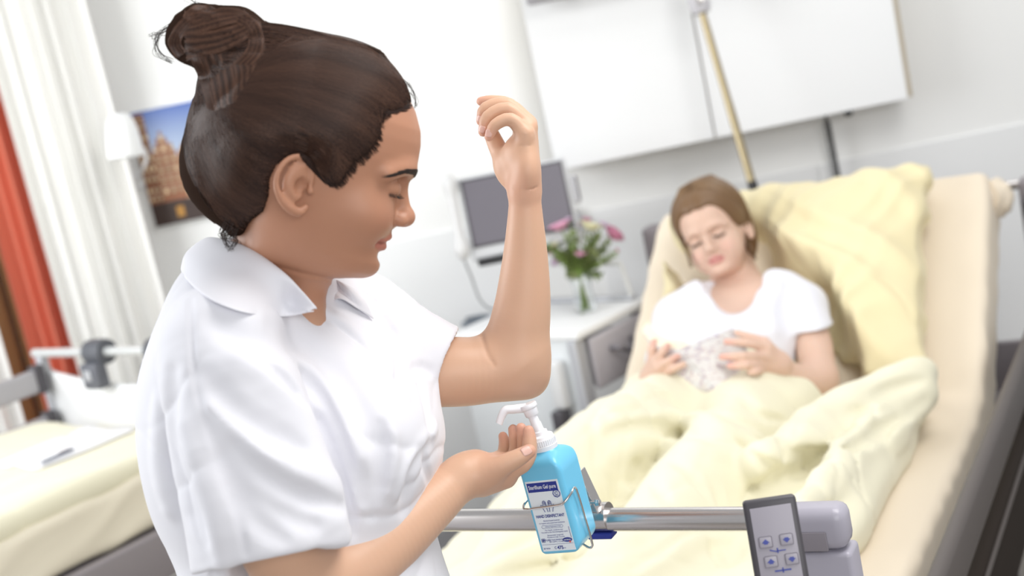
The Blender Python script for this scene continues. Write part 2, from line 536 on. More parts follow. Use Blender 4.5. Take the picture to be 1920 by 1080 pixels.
# lower panelled zone of the wall, with joints
tp = MB()
tp.frame_box(W0 * [1, 1, 0], WD, -WN, ZV, (wuv(WP(1535, 330))[0] + 0.002, 0.0, 0.1), (3.1, 0.006, wuv(WP(1915, 231))[1]), 0.002)
tag(tp.build('trim_1', M_panel, smooth=False), kind='structure')
tp = MB()
tp.frame_box(W0 * [1, 1, 0], WD, -WN, ZV, (-0.22, 0.0, 0.1), (wuv(WP(1535, 330))[0] - 0.002, 0.006, wuv(WP(1915, 231))[1]), 0.002)
tag(tp.build('trim_2', M_panel, smooth=False), kind='structure')
uL = wuv(WP(300, 450))[0]
tp = MB(); tp.frame_box(W0 * [1, 1, 0], WD, -WN, ZV, (uL, 0.0, 0.1), (uL + 1.05, 0.006, wuv(WP(330, 535))[1]), 0.002)
tag(tp.build('trim_3', M_panel, smooth=False), kind='structure')
bb = MB(); bb.frame_box(W0 * [1, 1, 0], WD, -WN, ZV, (UW1 + 0.02, 0.0, 0.0), (3.1, 0.02, 0.1), 0.003)
tag(bb.build('baseboard_back', M_lgrey, smooth=False), kind='structure')

# ---------------------------------------------------------------- curtains
def curtain(name, px0, px1, yref, off, m, seed, nf, label):
    u0 = wuv(WP(px0, yref, off))[0]; u1 = wuv(WP(px1, yref, off))[0]
    rg = np.random.RandomState(seed); ph = rg.uniform(0, 6.28, 6)
    b = MB()
    def fn(u, v):
        z = 0.03 + 2.75 * v
        a = u * nf * 2 * math.pi + 0.9 * math.sin(u * 5 + ph[0]) + 0.25 * math.sin(z * 1.7 + ph[1])
        amp = 0.024 * (0.7 + 0.3 * math.sin(u * 9 + ph[2])) * (1.1 - 0.25 * v)
        d = amp * math.sin(a) + 0.008 * math.sin(a * 2.3 + ph[3])
        return wpt(u0 + (u1 - u0) * u + 0.012 * math.cos(a), z, off + d)
    b.sheet(fn, 220, 30)
    o = b.build(name, m, solid=0.002, sharp=None)
    h = MB(); h.frame_box(W0 * [1, 1, 0], WD, -WN, ZV, (u0 - 0.02, off - 0.03, 2.76), (u1 + 0.02, off + 0.03, 2.84), 0.01)
    h.build('heading_tape', m, o)
    return tag(o, label, 'curtain')
M_cur = mat('cream_curtain', (0.86, 0.855, 0.83), 0.8, sheen=0.2, bump=(500, 0.15, 0.001))
M_orange = mat('orange_curtain', (0.68, 0.20, 0.125), 0.8, sheen=0.2, bump=(500, 0.15, 0.001))
curtain('curtain', 102, 298, 540, 0.13, M_cur, 3, 6, 'long cream pleated curtain hanging beside the cityscape picture')
curtain('curtain', 26, 118, 540, 0.06, M_orange, 5, 3.5, 'orange red curtain hanging behind the edge of the cream curtain')
curtain('curtain', -150, -36, 540, 0.1, M_cur, 8, 4, 'cream curtain hanging at the left side of the window, at the picture edge')

# ---------------------------------------------------------------- picture of gabled houses
def picture():
    a = wuv(WP(236, 214, 0.03)); c = wuv(WP(292, 428, 0.03))
    u0, z1 = a; z0 = c[1]; H = z1 - z0; Wd = H * 1.12
    root = empty('wall_picture', wpt(u0 + Wd / 2, z0, 0.015), 'wall picture of gabled brick houses under a blue sky', 'picture')
    b = MB(); b.frame_box(W0 * [1, 1, 0], WD, -WN, ZV, (u0, 0.001, z0), (u0 + Wd, 0.028, z1), 0.002)
    b.build('backing_board', M_white, root)
    nx, ny = 150, 130
    X, Y = np.meshgrid(np.linspace(0, 1, nx), np.linspace(0, 1, ny))
    v = np.array([wpt(u0 + 0.002 + (Wd - .004) * x, z0 + .002 + (H - .004) * y, 0.0295) for x, y in zip(X.ravel(), Y.ravel())])
    i = np.arange(ny - 1)[:, None] * nx + np.arange(nx - 1)[None]
    f = np.stack([i, i + 1, i + nx + 1, i + nx], -1).reshape(-1, 4)
    o = link_mesh('print', mesh_arrays('print', v, f), attr_mat('printed_picture', 0.4), root, smooth=False)
    x, y = X.ravel(), Y.ravel()
    rg = np.random.RandomState(4)
    col = np.empty((len(x), 3))
    t = np.clip((y - 0.55) / 0.45, 0, 1)[:, None]
    col[:] = (1 - t) * np.array([0.55, 0.66, 0.80]) + t * np.array([0.09, 0.16, 0.45])
    edges = [0, .12, .3, .42, .6, .74, .9, 1.01]
    for k in range(7):
        m = (x >= edges[k]) & (x < edges[k + 1]); xc = (edges[k] + edges[k + 1]) / 2; w = (edges[k + 1] - edges[k]) / 2
        top = [0.98, 0.80, 0.66, 0.70, 0.62, 0.74, .64][k]
        gab = top - [0, .16, .08, .1, .06, .12, .05][k] * (np.abs(np.round((x - xc) / w * 3) / 3))
        b_ = m & (y < gab)
        base = np.array([[.22, .09, .05], [.30, .12, .06], [.36, .16, .08], [.22, .10, .07], [.33, .13, .06], [.26, .10, .05], [.3, .14, .08]][k])
        col[b_] = base * (0.8 + 0.4 * rg.rand(b_.sum(), 1))
        cx = ((x - edges[k]) / (2 * w) * 3) % 1; cy = (y * 11 + k * .37) % 1
        win = b_ & (cx > .3) & (cx < .72) & (cy > .3) & (cy < .75) & (y > 0.22) & (y < gab - .03)
        cell = (np.floor((x - edges[k]) / (2 * w) * 3) * 7 + np.floor(y * 11 + k * .37) * 3 + k)
        br = (np.sin(cell * 12.9) * 43758 % 1)
        col[win] = (np.array([.75, .60, .38]) * (0.5 + 0.7 * br[win, None]))
        lite = b_ & (((y * 11 + k * .37) % 1) > .93)
        col[lite] = [.55, .42, .30]
    d = y < 0.2
    col[d] = np.array([.05, .03, .025]) * (0.7 + .6 * rg.rand(d.sum(), 1))
    g = (y < 0.24) & (np.abs(x - 0.66) < 0.1) & (y > .05); col[g] = [.75, .42, .10]
    g = (y < 0.14) & (np.abs(x - 0.22) < 0.03) & (y > .05); col[g] = [.5, .25, .05]
    set_tint(o, np.clip(col, 0, 1))
picture()

# ---------------------------------------------------------------- wall lamp with white dome shade
def wall_lamp():
    c = WP(229, 252, 0.3)
    root = empty('wall_lamp', c, 'small white dome shaped lamp shade left of the cityscape picture', 'lamp')
    up = ZV * 0.97 + WD * 0.05 + WN * 0.1; up /= np.linalg.norm(up)
    H = 0.124
    prof = [(0.0, H), (0.016, H * .99), (0.030, H * .93), (0.038, H * .80), (0.044, H * .6), (0.048, H * .35), (0.050, 0.01), (0.049, 0.0), (0.047, 0.001), (0.042, H * .5), (0.03, H * .85), (0.0, H * .93)]
    b = MB(); b.lathe(c - up * H * 0.52, up, prof, 40)
    b.build('lamp_shade', mat('white_lamp_shade', (.86, .87, .87), .35), root)
    a = MB(); e = wpt(wuv(WP(262, 338))[0], wuv(WP(262, 338))[1], 0.02)
    a.tube([c + up * 0.055 + WN * 0.01, c + up * 0.045 + WN * 0.05, c + WN * 0.09 - ZV * .02, c + WN * .16 - ZV * .08, e], 0.005, 10, smooth=5)
    a.lathe(e + WN * 0.02, -WN, [(0.028, 0), (0.028, 0.012), (0.02, 0.018)], 24)
    a.build('lamp_arm', M_white, root)
    b = MB(); b.lathe(c - up * 0.02, up, [(0.0, -0.03), (0.018, -0.022), (0.024, 0), (0.018, 0.02), (0.012, 0.04), (.012, .06)], 20)
    b.build('bulb', mat('frosted_bulb', (.9, .9, .88), .3), root)
wall_lamp()

# ---------------------------------------------------------------- wall cabinet above the bed
def wall_cabinet():
    off = 0.17
    uR, z0 = wuv(WP(1703, 185, off)); uS = wuv(WP(1340, 250, off))[0]; uL_ = wuv(WP(1008, 150, off))[0]
    z1 = z0 + 0.62
    root = empty('wall_cabinet', wpt((uL_ + uR) / 2, z0, 0.08), 'wide white wall cabinet with two flat doors above the patient bed', 'cabinet')
    O = W0 * [1, 1, 0]
    b = MB(); b.frame_box(O, WD, -WN, ZV, (uL_, 0.03, z0 + .002), (uR + .018, off - 0.021, z1), 0.002); b.build('body', M_beige, root, smooth=False)
    b = MB(); b.frame_box(O, WD, -WN, ZV, (uL_, off - 0.02, z0), (uS - 0.0025, off, z1), 0.002); b.build('door', M_white, root, smooth=False)
    b = MB(); b.frame_box(O, WD, -WN, ZV, (uS + 0.0025, off - 0.02, z0), (uR, off, z1), 0.002); b.build('door', M_white, root, smooth=False)
    for u in (uL_ + .2, uR - .2):
        b = MB(); b.frame_box(O, WD, -WN, ZV, (u - .03, 0.0, z0 + .1), (u + .03, .031, z1 - .1)); b.build('mounting_bracket', M_lgrey, root, smooth=False)

    # grey light bar mounted in front of the cabinet top
    a0 = wuv(WP(988, 12, off + .09)); 
    r2 = empty('wall_light_bar', wpt(a0[0] + .2, a0[1], off + .05), 'grey light bar across the upper left of the white wall cabinet', 'light')
    b = MB(); b.frame_box(O, WD, -WN, ZV, (a0[0], off + .04, a0[1] + .0), (a0[0] + .75, off + .09, a0[1] + .05), 0.012); b.build('housing', mat('bar_grey', (.33, .32, .34), .4), r2)
    for u in (.12, .6):
        b = MB(); b.frame_box(O, WD, -WN, ZV, (a0[0] + u, off + .0005, a0[1] + .015), (a0[0] + u + .03, off + .045, a0[1] + .035)); b.build('bracket', M_lgrey, r2, smooth=False)
    # dark socket knob under the cabinet
    k = WP(1590, 209, 0.1); b = MB(); b.lathe(k, -ZV, [(0.012, -0.012), (0.014, 0), (0.012, 0.01), (0.004, .014)], 16)
    tag(b.build('cable_grommet', M_black), 'tiny dark cable outlet under the wall cabinet bottom', 'outlet')
wall_cabinet()

def coil_cable():
    a = WP(1548, 219, 0.06); b_ = WP(1580, 385, 0.05)
    n = 560; turns = 30; pts = []
    ax = (b_ - a) / np.linalg.norm(b_ - a); s = np.cross(ax, WN); s /= np.linalg.norm(s); t = np.cross(ax, s)
    for i in range(n):
        q = i / (n - 1); an = q * turns * 2 * math.pi; g = min(1, q * 14, (1 - q) * 14)
        pts.append(a + (b_ - a) * q + (s * math.cos(an) + t * math.sin(an)) * 0.0085 * g)
    m = MB(); m.tube(pts, 0.0028, 6)
    m.tube([a + ZV * .03, a], .004, 8)
    tag(m.build('coiled_cable', M_black, sharp=None), 'black coiled cable hanging down from the wall cabinet', 'cable')
coil_cable()

# ================================================================ patient bed
ZM, HS, ALF, LB_, HW = 0.62, 1.437, math.radians(36.6), 0.66, 0.42
MT = 0.14                                    # mattress thickness
M_sheet = mat('cream_bed_sheet', (0.80, 0.70, 0.56), 0.8, sheen=0.15, bump=(300, 0.12, 0.001))
M_sheetL = mat('cream_sheet_side', (0.80, 0.74, 0.60), 0.8, sheen=0.15, bump=(300, 0.12, 0.001))
M_yellow = mat('pale_yellow_cotton', (0.76, 0.66, 0.40), 0.8, sheen=0.2, bump=(420, 0.1, 0.001), var=(9, (0.77, 0.69, 0.45)))
M_duvet = mat('pale_yellow_duvet_cover', (0.78, 0.745, 0.575), 0.8, sheen=0.2, bump=(420, 0.1, 0.001))
def mprof(s):
    """mattress top: height and normal along the arc length s"""
    r = 0.30                                 # bend radius
    a0 = HS - r * math.tan(ALF / 2)
    if s <= a0: return a0 * 0 + s, ZM, 0.0
    arc = r * ALF
    if s < a0 + arc:
        an = (s - a0) / r
        return a0 + r * math.sin(an), ZM + r * (1 - math.cos(an)), an
    q = s - a0 - arc
    return a0 + r * math.sin(ALF) + q * math.cos(ALF), ZM + r * (1 - math.cos(ALF)) + q * math.sin(ALF), ALF
SMAX = HS - 0.30 * math.tan(ALF / 2) + 0.30 * ALF + (LB_ - 0.30 * math.tan(ALF / 2))
def MTP(s, t, h=0.0):
    """point h above the mattress top, s along the arc from the foot, t sideways"""
    x, z, a = mprof(s)
    return BP(x - math.sin(a) * h, t, z + math.cos(a) * h)
M_rail = mat('shaded_rail', (0.11, 0.097, 0.092), 0.5, spec=.3)  # shadow side of the rails darkened into the base colour
def patient_bed():
    root = empty('hospital_bed', BP(1.0, 0, 0), 'hospital bed with raised backrest on which the patient lies reading', 'bed')
    # mattress: rounded section swept along the bent profile
    b = MB(); n = 70; sec = []
    r = 0.022
    for (cx, cy, a0) in ((HW - r, -r, 0), (-HW + r, -r, 90), (-HW + r, -MT + r, 180), (HW - r, -MT + r, 270)):
        for k in range(7):
            a = math.radians(a0 + 15 * k); sec.append((cx + r * math.cos(a), cy + r * math.sin(a)))
    # refine straight spans
    s2 = []
    for i, p in enumerate(sec):
        q = sec[(i + 1) % len(sec)]; s2.append(p)
        L = math.hypot(q[0] - p[0], q[1] - p[1]); m_ = int(L / 0.03)
        for k in range(1, m_): s2.append((p[0] + (q[0] - p[0]) * k / m_, p[1] + (q[1] - p[1]) * k / m_))
    rg = wav(11, 3.0, 6)
    V = []; ns = len(s2)
    for i in range(n + 1):
        s = 0.03 + (SMAX - 0.03) * i / n
        sh = 1.0
        e = min(i, n - i)
        if e < 3: sh = [0.955, 0.985, 0.996][e]
        for (t, h) in s2:
            p = MTP(s, t * (1 - (1 - sh) * 0.5), (h + MT / 2) * sh - MT / 2)
            V.append(p)
    V = np.array(V)
    side = np.array([1.0 if abs(t) > HW - .01 else 0.0 for (t, h) in s2] * (n + 1))
    w = ridge(21, BD + BL * .25 + ZV * .3, 9, 1.0, 2.0)(V) * 0.005 * side
    V = V + np.outer(w * np.sign((V - B0) @ BL), BL)
    F = [(i * ns + k, i * ns + (k + 1) % ns, (i + 1) * ns + (k + 1) % ns, (i + 1) * ns + k) for i in range(n) for k in range(ns)]
    F += [tuple(range(ns)), tuple(n * ns + k for k in range(ns))]
    b.add(V, F); b.build('mattress', M_sheet, root, sharp=60)
    # gathered corner of the sheet at the top right
    c = MTP(SMAX - 0.02, HW + 0.002, -0.075)
    sdf = SDF().u(ell(c, (0.035, 0.04, 0.045)), 0).d(lambda p: -0.008 * ridge(5, BL, 40)(p), 0)
    link_mesh('sheet_corner', sdf.mesh('sheet_corner', c - .08, c + .08, 0.005), M_sheet, root)
    O = B0
    b = MB()                                 # frame
    b.frame_box(O, BL, BD, ZV, (-HW - .01, 0.04, ZM - MT - .07), (HW + .01, HS + .55, ZM - MT - .012), 0.008)
    b.build('bed_frame', M_grey, root)
    b = MB()
    for k in range(6):
        s = 1.46 + k * .11; p = MTP(s, 0, -MT - .012); a = mprof(s)[2]
        b.frame_box(p, BL, BD * math.cos(a) + ZV * math.sin(a), ZV * math.cos(a) - BD * math.sin(a), (-HW + .02, -.04, -.018), (HW - .02, .04, 0))
    b.build('backrest_slats', M_grey, root)
    for s in (0.3, 1.75):
        for t in (-.36, .36):
            b = MB(); b.frame_box(O, BL, BD, ZV, (t - .03, s - .03, .1), (t + .03, s + .03, ZM - MT - .06), .006)
            lg = b.build('leg', M_grey, root)
            b = MB(); b.lathe(BP(s, t - .02, .05), BL, [(0.02, 0), (.05, 0.003), (.05, .037), (.02, .04)], 24); b.build('castor', M_black, lg)
    # right side guard; lower board's dark colour stands in for shadowed floor beyond
    for (z0, z1, t, mm) in ((0.44, 0.60, 0.505, mat('rail_gap_shade', (.030, .023, .019), .8, spec=.15)), (0.635, 0.715, 0.505, M_rail)):
        b = MB(); b.frame_box(O, BL, BD, ZV, (t - .014, 0.06, z0), (t + .014, 2.02, z1), 0.012); b.build('side_rail', mm, root)
    b = MB(); b.frame_box(O, BL, BD, ZV, (.519, 0.07, .575), (.524, 2.0, .585), 0.001); b.build('rail_stripe', M_rail, root)
    for (z0, z1, t) in ((0.42, 0.50, -0.452),):
        b = MB(); b.frame_box(O, BL, BD, ZV, (t - .014, 0.06, z0), (t + .014, 2.02, z1), 0.012); b.build('side_rail', M_rail, root)
    # head end: posts and board
    HB = 2.08
    b = MB(); b.frame_box(O, BL, BD, ZV, (-.46, HB, .35), (.46, HB + .02, .56), 0.006); b.build('head_board', M_grey, root)
    for t in (-.49, .49):
        q0 = BP(HB + .01, t, .35)
        b = MB(); b.frame_box(O, BL, BD, ZV, (t - .028, HB - .02, .12), (t + .028, HB + .045, .965), 0.012); b.build('head_post', M_grey, root)
    for sg in (-1, 1):
        b = MB(); b.tube([BP(HB + .01, .49 * sg, .95), BP(HB + .01, .43 * sg, .95)], .012, 12); b.build('head_rail', M_steel, root)
    b = MB(); b.frame_box(O, BL, BD, ZV, (.475, HB - .10, .885), (.503, HB - .02, .93), .008); b.build('latch', M_dgrey, root)
    # foot end: steel tube, end caps with lilac grey plastic, panel below
    zr = CAMZ - 0.608
    b = MB(); b.tube([BP(0, -.38, zr + .008), BP(0, .46, zr - .0092)], 0.0142, 32); b.build('foot_rail', M_steel, root)
    for sg in (-1, 1):
        t0, t1 = (0.420, 0.521) if sg > 0 else (-.432, -.36)
        zr = CAMZ - .608 - .0092 * sg
        # rounded shoulder block
        bm = MB(); bm.frame_box(O, BL, BD, ZV, (t0, -.021, zr - .033), (t1, .021, zr + .0165), .0135); sh = bm.build('shoulder_cap', M_lilac, root)
        bm = MB(); bm.frame_box(O, BL, BD, ZV, (t0 + .001, -.020, zr - .46), (t1 + .001, .022, zr - .0345), .006); po = bm.build('foot_post', M_lilac, root)
        bm = MB(); bm.frame_box(O, BL, BD, ZV, (t0 + .012, -.0225, zr - .031), (t1 - .022, -.0205, zr - .008), .0012); bm.build('inset_plate', mat('inset_grey', (.26, .24, .27), .45), sh)
        b = MB(); b.frame_box(O, BL, BD, ZV, (t0 + .01, -.04, .1), (t1 - .01, .04, zr - .44), .01); b.build('foot_leg', M_grey, root)
    b = MB(); zr = CAMZ - .608; b.frame_box(O, BL, BD, ZV, (-.39, -.008, zr - .30), (.43, .010, zr - .094), .006); b.build('foot_board', M_white, root)
    b = MB(); b.frame_box(O, BL, BD, ZV, (-.39, -.009, zr - .094), (.43, .011, zr - .090), .001); b.build('foot_board_edge', M_dgrey, root)
patient_bed()

# lifting pole at the head end
def lifting_pole():
    # runs from the bed head up past the cabinet
    Zp = 3.72
    b = P(1424, 392, Zp); t = P(1312, 8, Zp + .02); ax = (t - b) / np.linalg.norm(t - b)
    root = empty('bed_lifting_pole', BP(2.1, -.25, .5), 'brassy metal pole rising behind the patient bed in front of cabinet', 'pole')
    foot = np.array([b[0] + .03, b[1] + .01, .5])
    m = MB(); m.tube([b + ax * 0.0, b + ax * .25, b + ax * .33, t - ax * .01], [.0115, .0115, .0105, .0105], 16, smooth=4)
    m.build('upper_tube', mat('brass_metal', (.35, .29, .18), .3, .9), root)
    m = MB(); m.tube([foot, b - ZV * .2 + (foot - b) * .3 * [1, 1, 0], b, b + ax * .075], .013, 16, smooth=4)
    m.build('lower_sleeve', M_black, root)
    m = MB(); m.lathe(t - ax * .028, ax, [(0.008, 0), (.022, .004), (.028, .02), (.028, .06), (.02, .066)], 24)
    m.build('top_fitting', mat('pale_fitting', (.55, .54, .57), .3), root)
    m = MB(); m.lathe(t + ax * .015 - WN * .035, -WN, [(0.0, -.001), (.013, 0), (.013, .012), (0.0, .013)], 20); m.build('locking_knob', M_steel, root)
    m = MB(); m.tube([t + ax * .035, t + ax * .3 , t + ax * .42 - WN * .08, t + ax * .46 - WN * .3], .0115, 12, smooth=4); m.build('upper_arm', M_steel, root)
lifting_pole()

# ================================================================ empty bed at the left
LZ = 0.78
def ZP(px, py, z):
    r = ray(px, py); return CAM + r * ((z - CAMZ) / r[2])
LA, LO = ZP(0, 1013, LZ), ZP(275, 884, LZ)
LD = (LO - LA) / np.linalg.norm(LO - LA); LN = np.array([-LD[1], LD[0], 0])
LO0 = LO * [1, 1, 0]
def LP(s, n, z): return LO0 + LD * s + LN * n + ZV * z
LS = 0.29                                    # head board position along the bed
def left_bed():
    root = empty('hospital_bed', LP(-.7, .4, 0), 'empty hospital bed with white head panel and yellow duvet, by the curtains', 'bed')
    # mattress
    b = MB(); b.frame_box(LO0, LD, LN, ZV, (-1.65, 0.0, LZ - .125), (LS - .05, .68, LZ), .03)
    mo = b.build('mattress', M_sheetL, root)
    sub = mo.modifiers.new('s', 'SUBSURF'); sub.levels = 0; sub.render_levels = 0
    # folds on the near side of the sheet
    sd = SDF().u(rbox(LP(-.7, .05, LZ - .064), (LD, LN, ZV), (.93, .060, .064), .02)).d(lambda p: -.010 * ridge(31, ZV * .93 - LD * .30, 12, .5, 2.0)(p), 0)
    c = LP(-.7, .05, LZ - .085)
    link_mesh('sheet_side', sd.mesh('sheet_side', LP(-.7, .05, 0) * [1, 1, 0] + [-.9, -.9, LZ - .2], LP(-.7, .05, 0) * [1, 1, 0] + [.9, .9, LZ + .03], .009), M_sheetL, root)
    b = MB(); b.frame_box(LO0, LD, LN, ZV, (-1.7, -.05, LZ - .235), (LS + .02, -.02, LZ - .125), .008); b.build('side_rail', M_grey, root)
    b = MB(); b.frame_box(LO0, LD, LN, ZV, (-1.7, -.045, LZ - .335), (LS + .02, -.015, LZ - .248), .008); b.build('side_rail', M_grey, root)
    b = MB(); b.frame_box(LO0, LD, LN, ZV, (-1.6, .02, LZ - .23), (LS - .06, .68, LZ - .13), .008); b.build('bed_frame', M_grey, root)
    for s in (-1.4, 0.0):
        for n in (.1, .6):
            b = MB(); b.frame_box(LO0, LD, LN, ZV, (s - .03, n - .03, 0.0), (s + .03, n + .03, LZ - .225), .008); b.build('leg', M_grey, root)
    # far side guard boards
    for (z0, z1) in ((-.020, .034), (.100, .165)):
        b = MB(); b.frame_box(LO0, LD, LN, ZV, (-1.6, .745, LZ + z0), (LS - .035, .77, LZ + z1), .01); sr = b.build('side_rail', mat('rail_lilac', (.42, .41, .43), .4), root)
        b = MB(); b.frame_box(LO0, LD, LN, ZV, (LS - .05, .74, LZ + z0 - .005), (LS - .02, .775, LZ + z1 + .01), .006); b.build('rail_end', M_dgrey, sr)
    # head end
    for n in (-.04, .778):
        b = MB(); b.frame_box(LO0, LD, LN, ZV, (LS - .012, n - .014, LZ - .4), (LS + .016, n + .014, LZ + .192), .006); b.build('head_post', M_lgrey, root)
    b = MB(); b.tube([LP(LS, -.06, LZ + .198), LP(LS, .80, LZ + .198)], .0125, 16); b.build('head_rail', mat('pale_tube', (.74, .76, .76), .25, .4), root)
    b = MB()                                 # white panel with a dipped upper edge
    def fn(u, v):
        n = -.02 + .785 * u; top = .150 - .045 * math.sin(math.pi * u) ** .8
        return LP(LS + .004, n, LZ - .1 + (top + .1) * v)
    b.sheet(fn, 30, 12); b.build('head_panel', M_white, root, solid=.014)
    # duvet
    sd = SDF()
    sd.u(rbox(LP(-.75, .34, LZ + .012), (LD, LN, ZV), (.93, .345, .032), .03), 0)
    sd.d(lambda p: -.008 * wav(41, 2.6)(p) - .010 * ridge(42, LD * .3 + LN, 5.5, 1.2, 1.5)(p) + .008 * crease(43, LD * .7 + LN * .5, 5)(p), 0)
    link_mesh('duvet', sd.mesh('duvet', LP(-.75, .44, 0) * [1, 1, 0] + [-1.0, -1.0, LZ - .08], LP(-.75, .44, 0) * [1, 1, 0] + [1.0, 1.0, LZ + .15], .010), M_duvet, None)
    tag(bpy.data.objects['duvet'], 'pale yellow duvet spread over the empty left bed', 'duvet')
    # clamps on the head rail
    for i, n in enumerate((.50, .235)):
        c = LP(LS, n, LZ + .198)
        r = empty('rail_clamp', c, ['dark grey clamp on the left bed rail, nearer the curtains', 'dark grey clamp on the left bed rail, beside the nurse'][i], 'clamp', 'clamps on the empty bed rail')
        b = MB(); b.lathe(c - LN * .036, LN, [(.0130, 0), (.032, 0), (.034, .01), (.034, .062), (.032, .072), (.0130, .072)], 24); b.build('collar', mat('clamp_grey', (.10, .105, .12), .45), r)
        b = MB(); b.frame_box(c - LD * .03 - ZV * .055, LN, LD, ZV, (-.036, -.02, -.035), (.036, .02, .035), .01); k = b.build('jaw', mat('clamp_grey2', (.12, .125, .145), .45), r)
        b = MB(); b.frame_box(c - LD * .052 - ZV * .05, LN, LD, ZV, (-.014, -.002, -.014), (.014, .002, .014), .003); b.build('square_insert', M_lgrey, k)
    # papers and pen on the duvet
    c = LP(-.15, .42, LZ + .105)
    top = lambda s, n: trace_down(sd, LP(s, n, LZ + .3))
    b = MB()
    def pf(u, v):
        return trace_down(sd, LP(-.13 + .27 * u, .20 + .20 * v, LZ + .3)) + ZV * .004
    b.sheet(pf, 16, 10); tag(b.build('paper_sheet', mat('paper', (.88, .88, .89), .6), solid=.0015), 'white paper sheet lying on the duvet of the empty bed', 'paper')
    a, e = pf(.04, .10) + ZV * .008, pf(.40, .14) + ZV * .008
    b = MB(); b.tube([a, a + (e - a) * .1, a + (e - a) * .92, e], [.001, .004, .004, .003], 10); pen = b.build('ballpoint_pen', mat('pen_blue_grey', (.13, .15, .2), .3))
    tag(pen, 'dark blue grey pen lying on the white paper sheet', 'pen')
    b = MB(); b.tube([a + (e - a) * .55 + ZV * .005, a + (e - a) * .9 + ZV * .006], .0012, 6); b.build('clip', M_chrome, pen)
def trace_down(sd, p):
    p = np.array(p, float)
    for _ in range(60):
        d = sd.ev(p[None])[0]
        if d < .0005: break
        p = p - ZV * d * .8
    return p
left_bed()

# ================================================================ bedside cabinet with drawer, beside the patient
def nightstand():
    zt = 0.80
    C0 = ZP(1080, 622, zt)                   # near upper corner
    C1 = ZP(1205, 560, zt)
    a = (C1 - C0); a /= np.linalg.norm(a)
    b_ = np.array([-a[1], a[0], 0])
    O = C0 * [1, 1, 0]
    L = np.linalg.norm(C1 - C0); Wd = 0.44
    root = empty('bedside_cabinet', O + a * L / 2 + b_ * Wd / 2, 'white bedside cabinet with grey drawer front carrying the flower vase', 'cabinet')
    fb = lambda lo, hi, bev=.004: MB().frame_box(O, a, b_, ZV, lo, hi, bev)
    fb((-.01, -.01, zt - .022), (L + .01, Wd, zt), .006).build('top_board', M_white, root)
    fb((L - .02, .02, zt), (L + .005, Wd, zt + .012), .003).build('top_edge', M_lgrey, root)
    # raised rail at the far end of the top
    m = MB(); m.tube([O + a * (L - .005) + b_ * .03 + ZV * zt, O + a * L + b_ * .05 + ZV * (zt + .1), O + a * L + b_ * (Wd - .12) + ZV * (zt + .11), O + a * L + b_ * (Wd - .1) + ZV * zt], .007, 10); m.build('gallery_rail', mat('rail_white', (.72, .73, .72), .35), root)
    fb((.02, .02, zt - .60), (L, Wd - .01, zt - .45)).build('lower_shelf_box', mat('shelf_grey', (.52, .52, .53), .5), root)
    fb((.012, Wd - .03, zt - .45), (L, Wd - .01, zt - .022)).build('back_panel', M_white, root)
    m = fb((0.0, .03, zt - .72), (.014, Wd - .01, zt - .022)); m.build('side_panel', mat('side_white', (.74, .77, .79), .45), root)
    m = fb((-.012, 0, .06), (.028, .03, zt - .022), .004); m.build('corner_post', M_lgrey, root)
    m = fb((L - .03, 0, .06), (L, .03, zt - .022), .004); m.build('corner_post', M_lgrey, root)
    for (x, y) in ((.02, .04), (L - .03, .04), (.02, Wd - .05), (L - .03, Wd - .05)):
        m = MB(); m.lathe(O + a * x + b_ * y + ZV * .03 - a * .015, a, [(.01, 0), (.03, .002), (.03, .028), (.01, .03)], 18); m.build('castor', M_black, root)
    d = fb((.032, -.014, zt - .165), (L - .01, .004, zt - .03), .008).build('drawer', mat('drawer_lilac', (.50, .48, .52), .35), root)
    fb((.036, .0035, zt - .155), (L - .035, Wd - .05, zt - .06)).build('drawer_box', M_lgrey, d)
    m = MB(); h0, h1 = .14 * L / .4, L - .10
    z_ = zt - .075
    m.tube([O + a * h0 - b_ * .014 + ZV * z_, O + a * (h0 + .01) - b_ * .035 + ZV * (z_ - .004), O + a * (h0 + h1) / 2 * 1 - b_ * .042 + ZV * (z_ - .022) if False else O + a * ((h0 + h1) / 2) - b_ * .042 + ZV * (z_ - .02), O + a * (h1 - .01) - b_ * .035 + ZV * (z_ - .004), O + a * h1 - b_ * .014 + ZV * z_], .0075, 10, smooth=5)
    m.build('handle', mat('handle_grey', (.26, .25, .28), .3, .5), d)
    # pull-out tray below, things stored on the lower shelf
    fb((.03, 0.0, zt - .31), (L, Wd - .04, zt - .295)).build('inner_shelf', M_white, root)
    # small white holder with grey clip on the side panel
    h = MB(); h.frame_box(O, a, b_, ZV, (-.035, .055, zt - .20), (-.001, .10, zt - .07), .012); hh = h.build('side_holder', mat('holder_white', (.72, .73, .74), .4), root)
    h = MB(); h.frame_box(O, a, b_, ZV, (-.05, .06, zt - .27), (-.012, .10, zt - .2), .006); h.build('holder_clip', M_dgrey, hh)
    # bundle of dark items on the shelf: shoes
    for i, (x, y) in enumerate(((.10, .12), (.22, .14))):
        c = O + a * x + b_ * y + ZV * (zt - .45)
        sd = SDF().u(ell(c + ZV * .03, (.05, .10, .032), (a, b_, ZV))).u(ell(c + ZV * .05 + b_ * .05, (.042, .055, .045), (a, b_, ZV)), .03).s(ell(c + ZV * .085 + b_ * .055, (.028, .04, .04), (a, b_, ZV)), .01)
        o = link_mesh('slipper', sd.mesh('slipper', c - [.14, .14, .0], c + [.14, .14, .12], .006), mat('slipper_brown', (.16, .12, .10), .7))
        tag(o, ['brown grey slipper on the bedside cabinet shelf, nearer the bed post', 'brown grey slipper on the bedside cabinet shelf, towards the patient'][i], 'slipper', 'slippers on the cabinet shelf')
    return zt
NZT = nightstand()

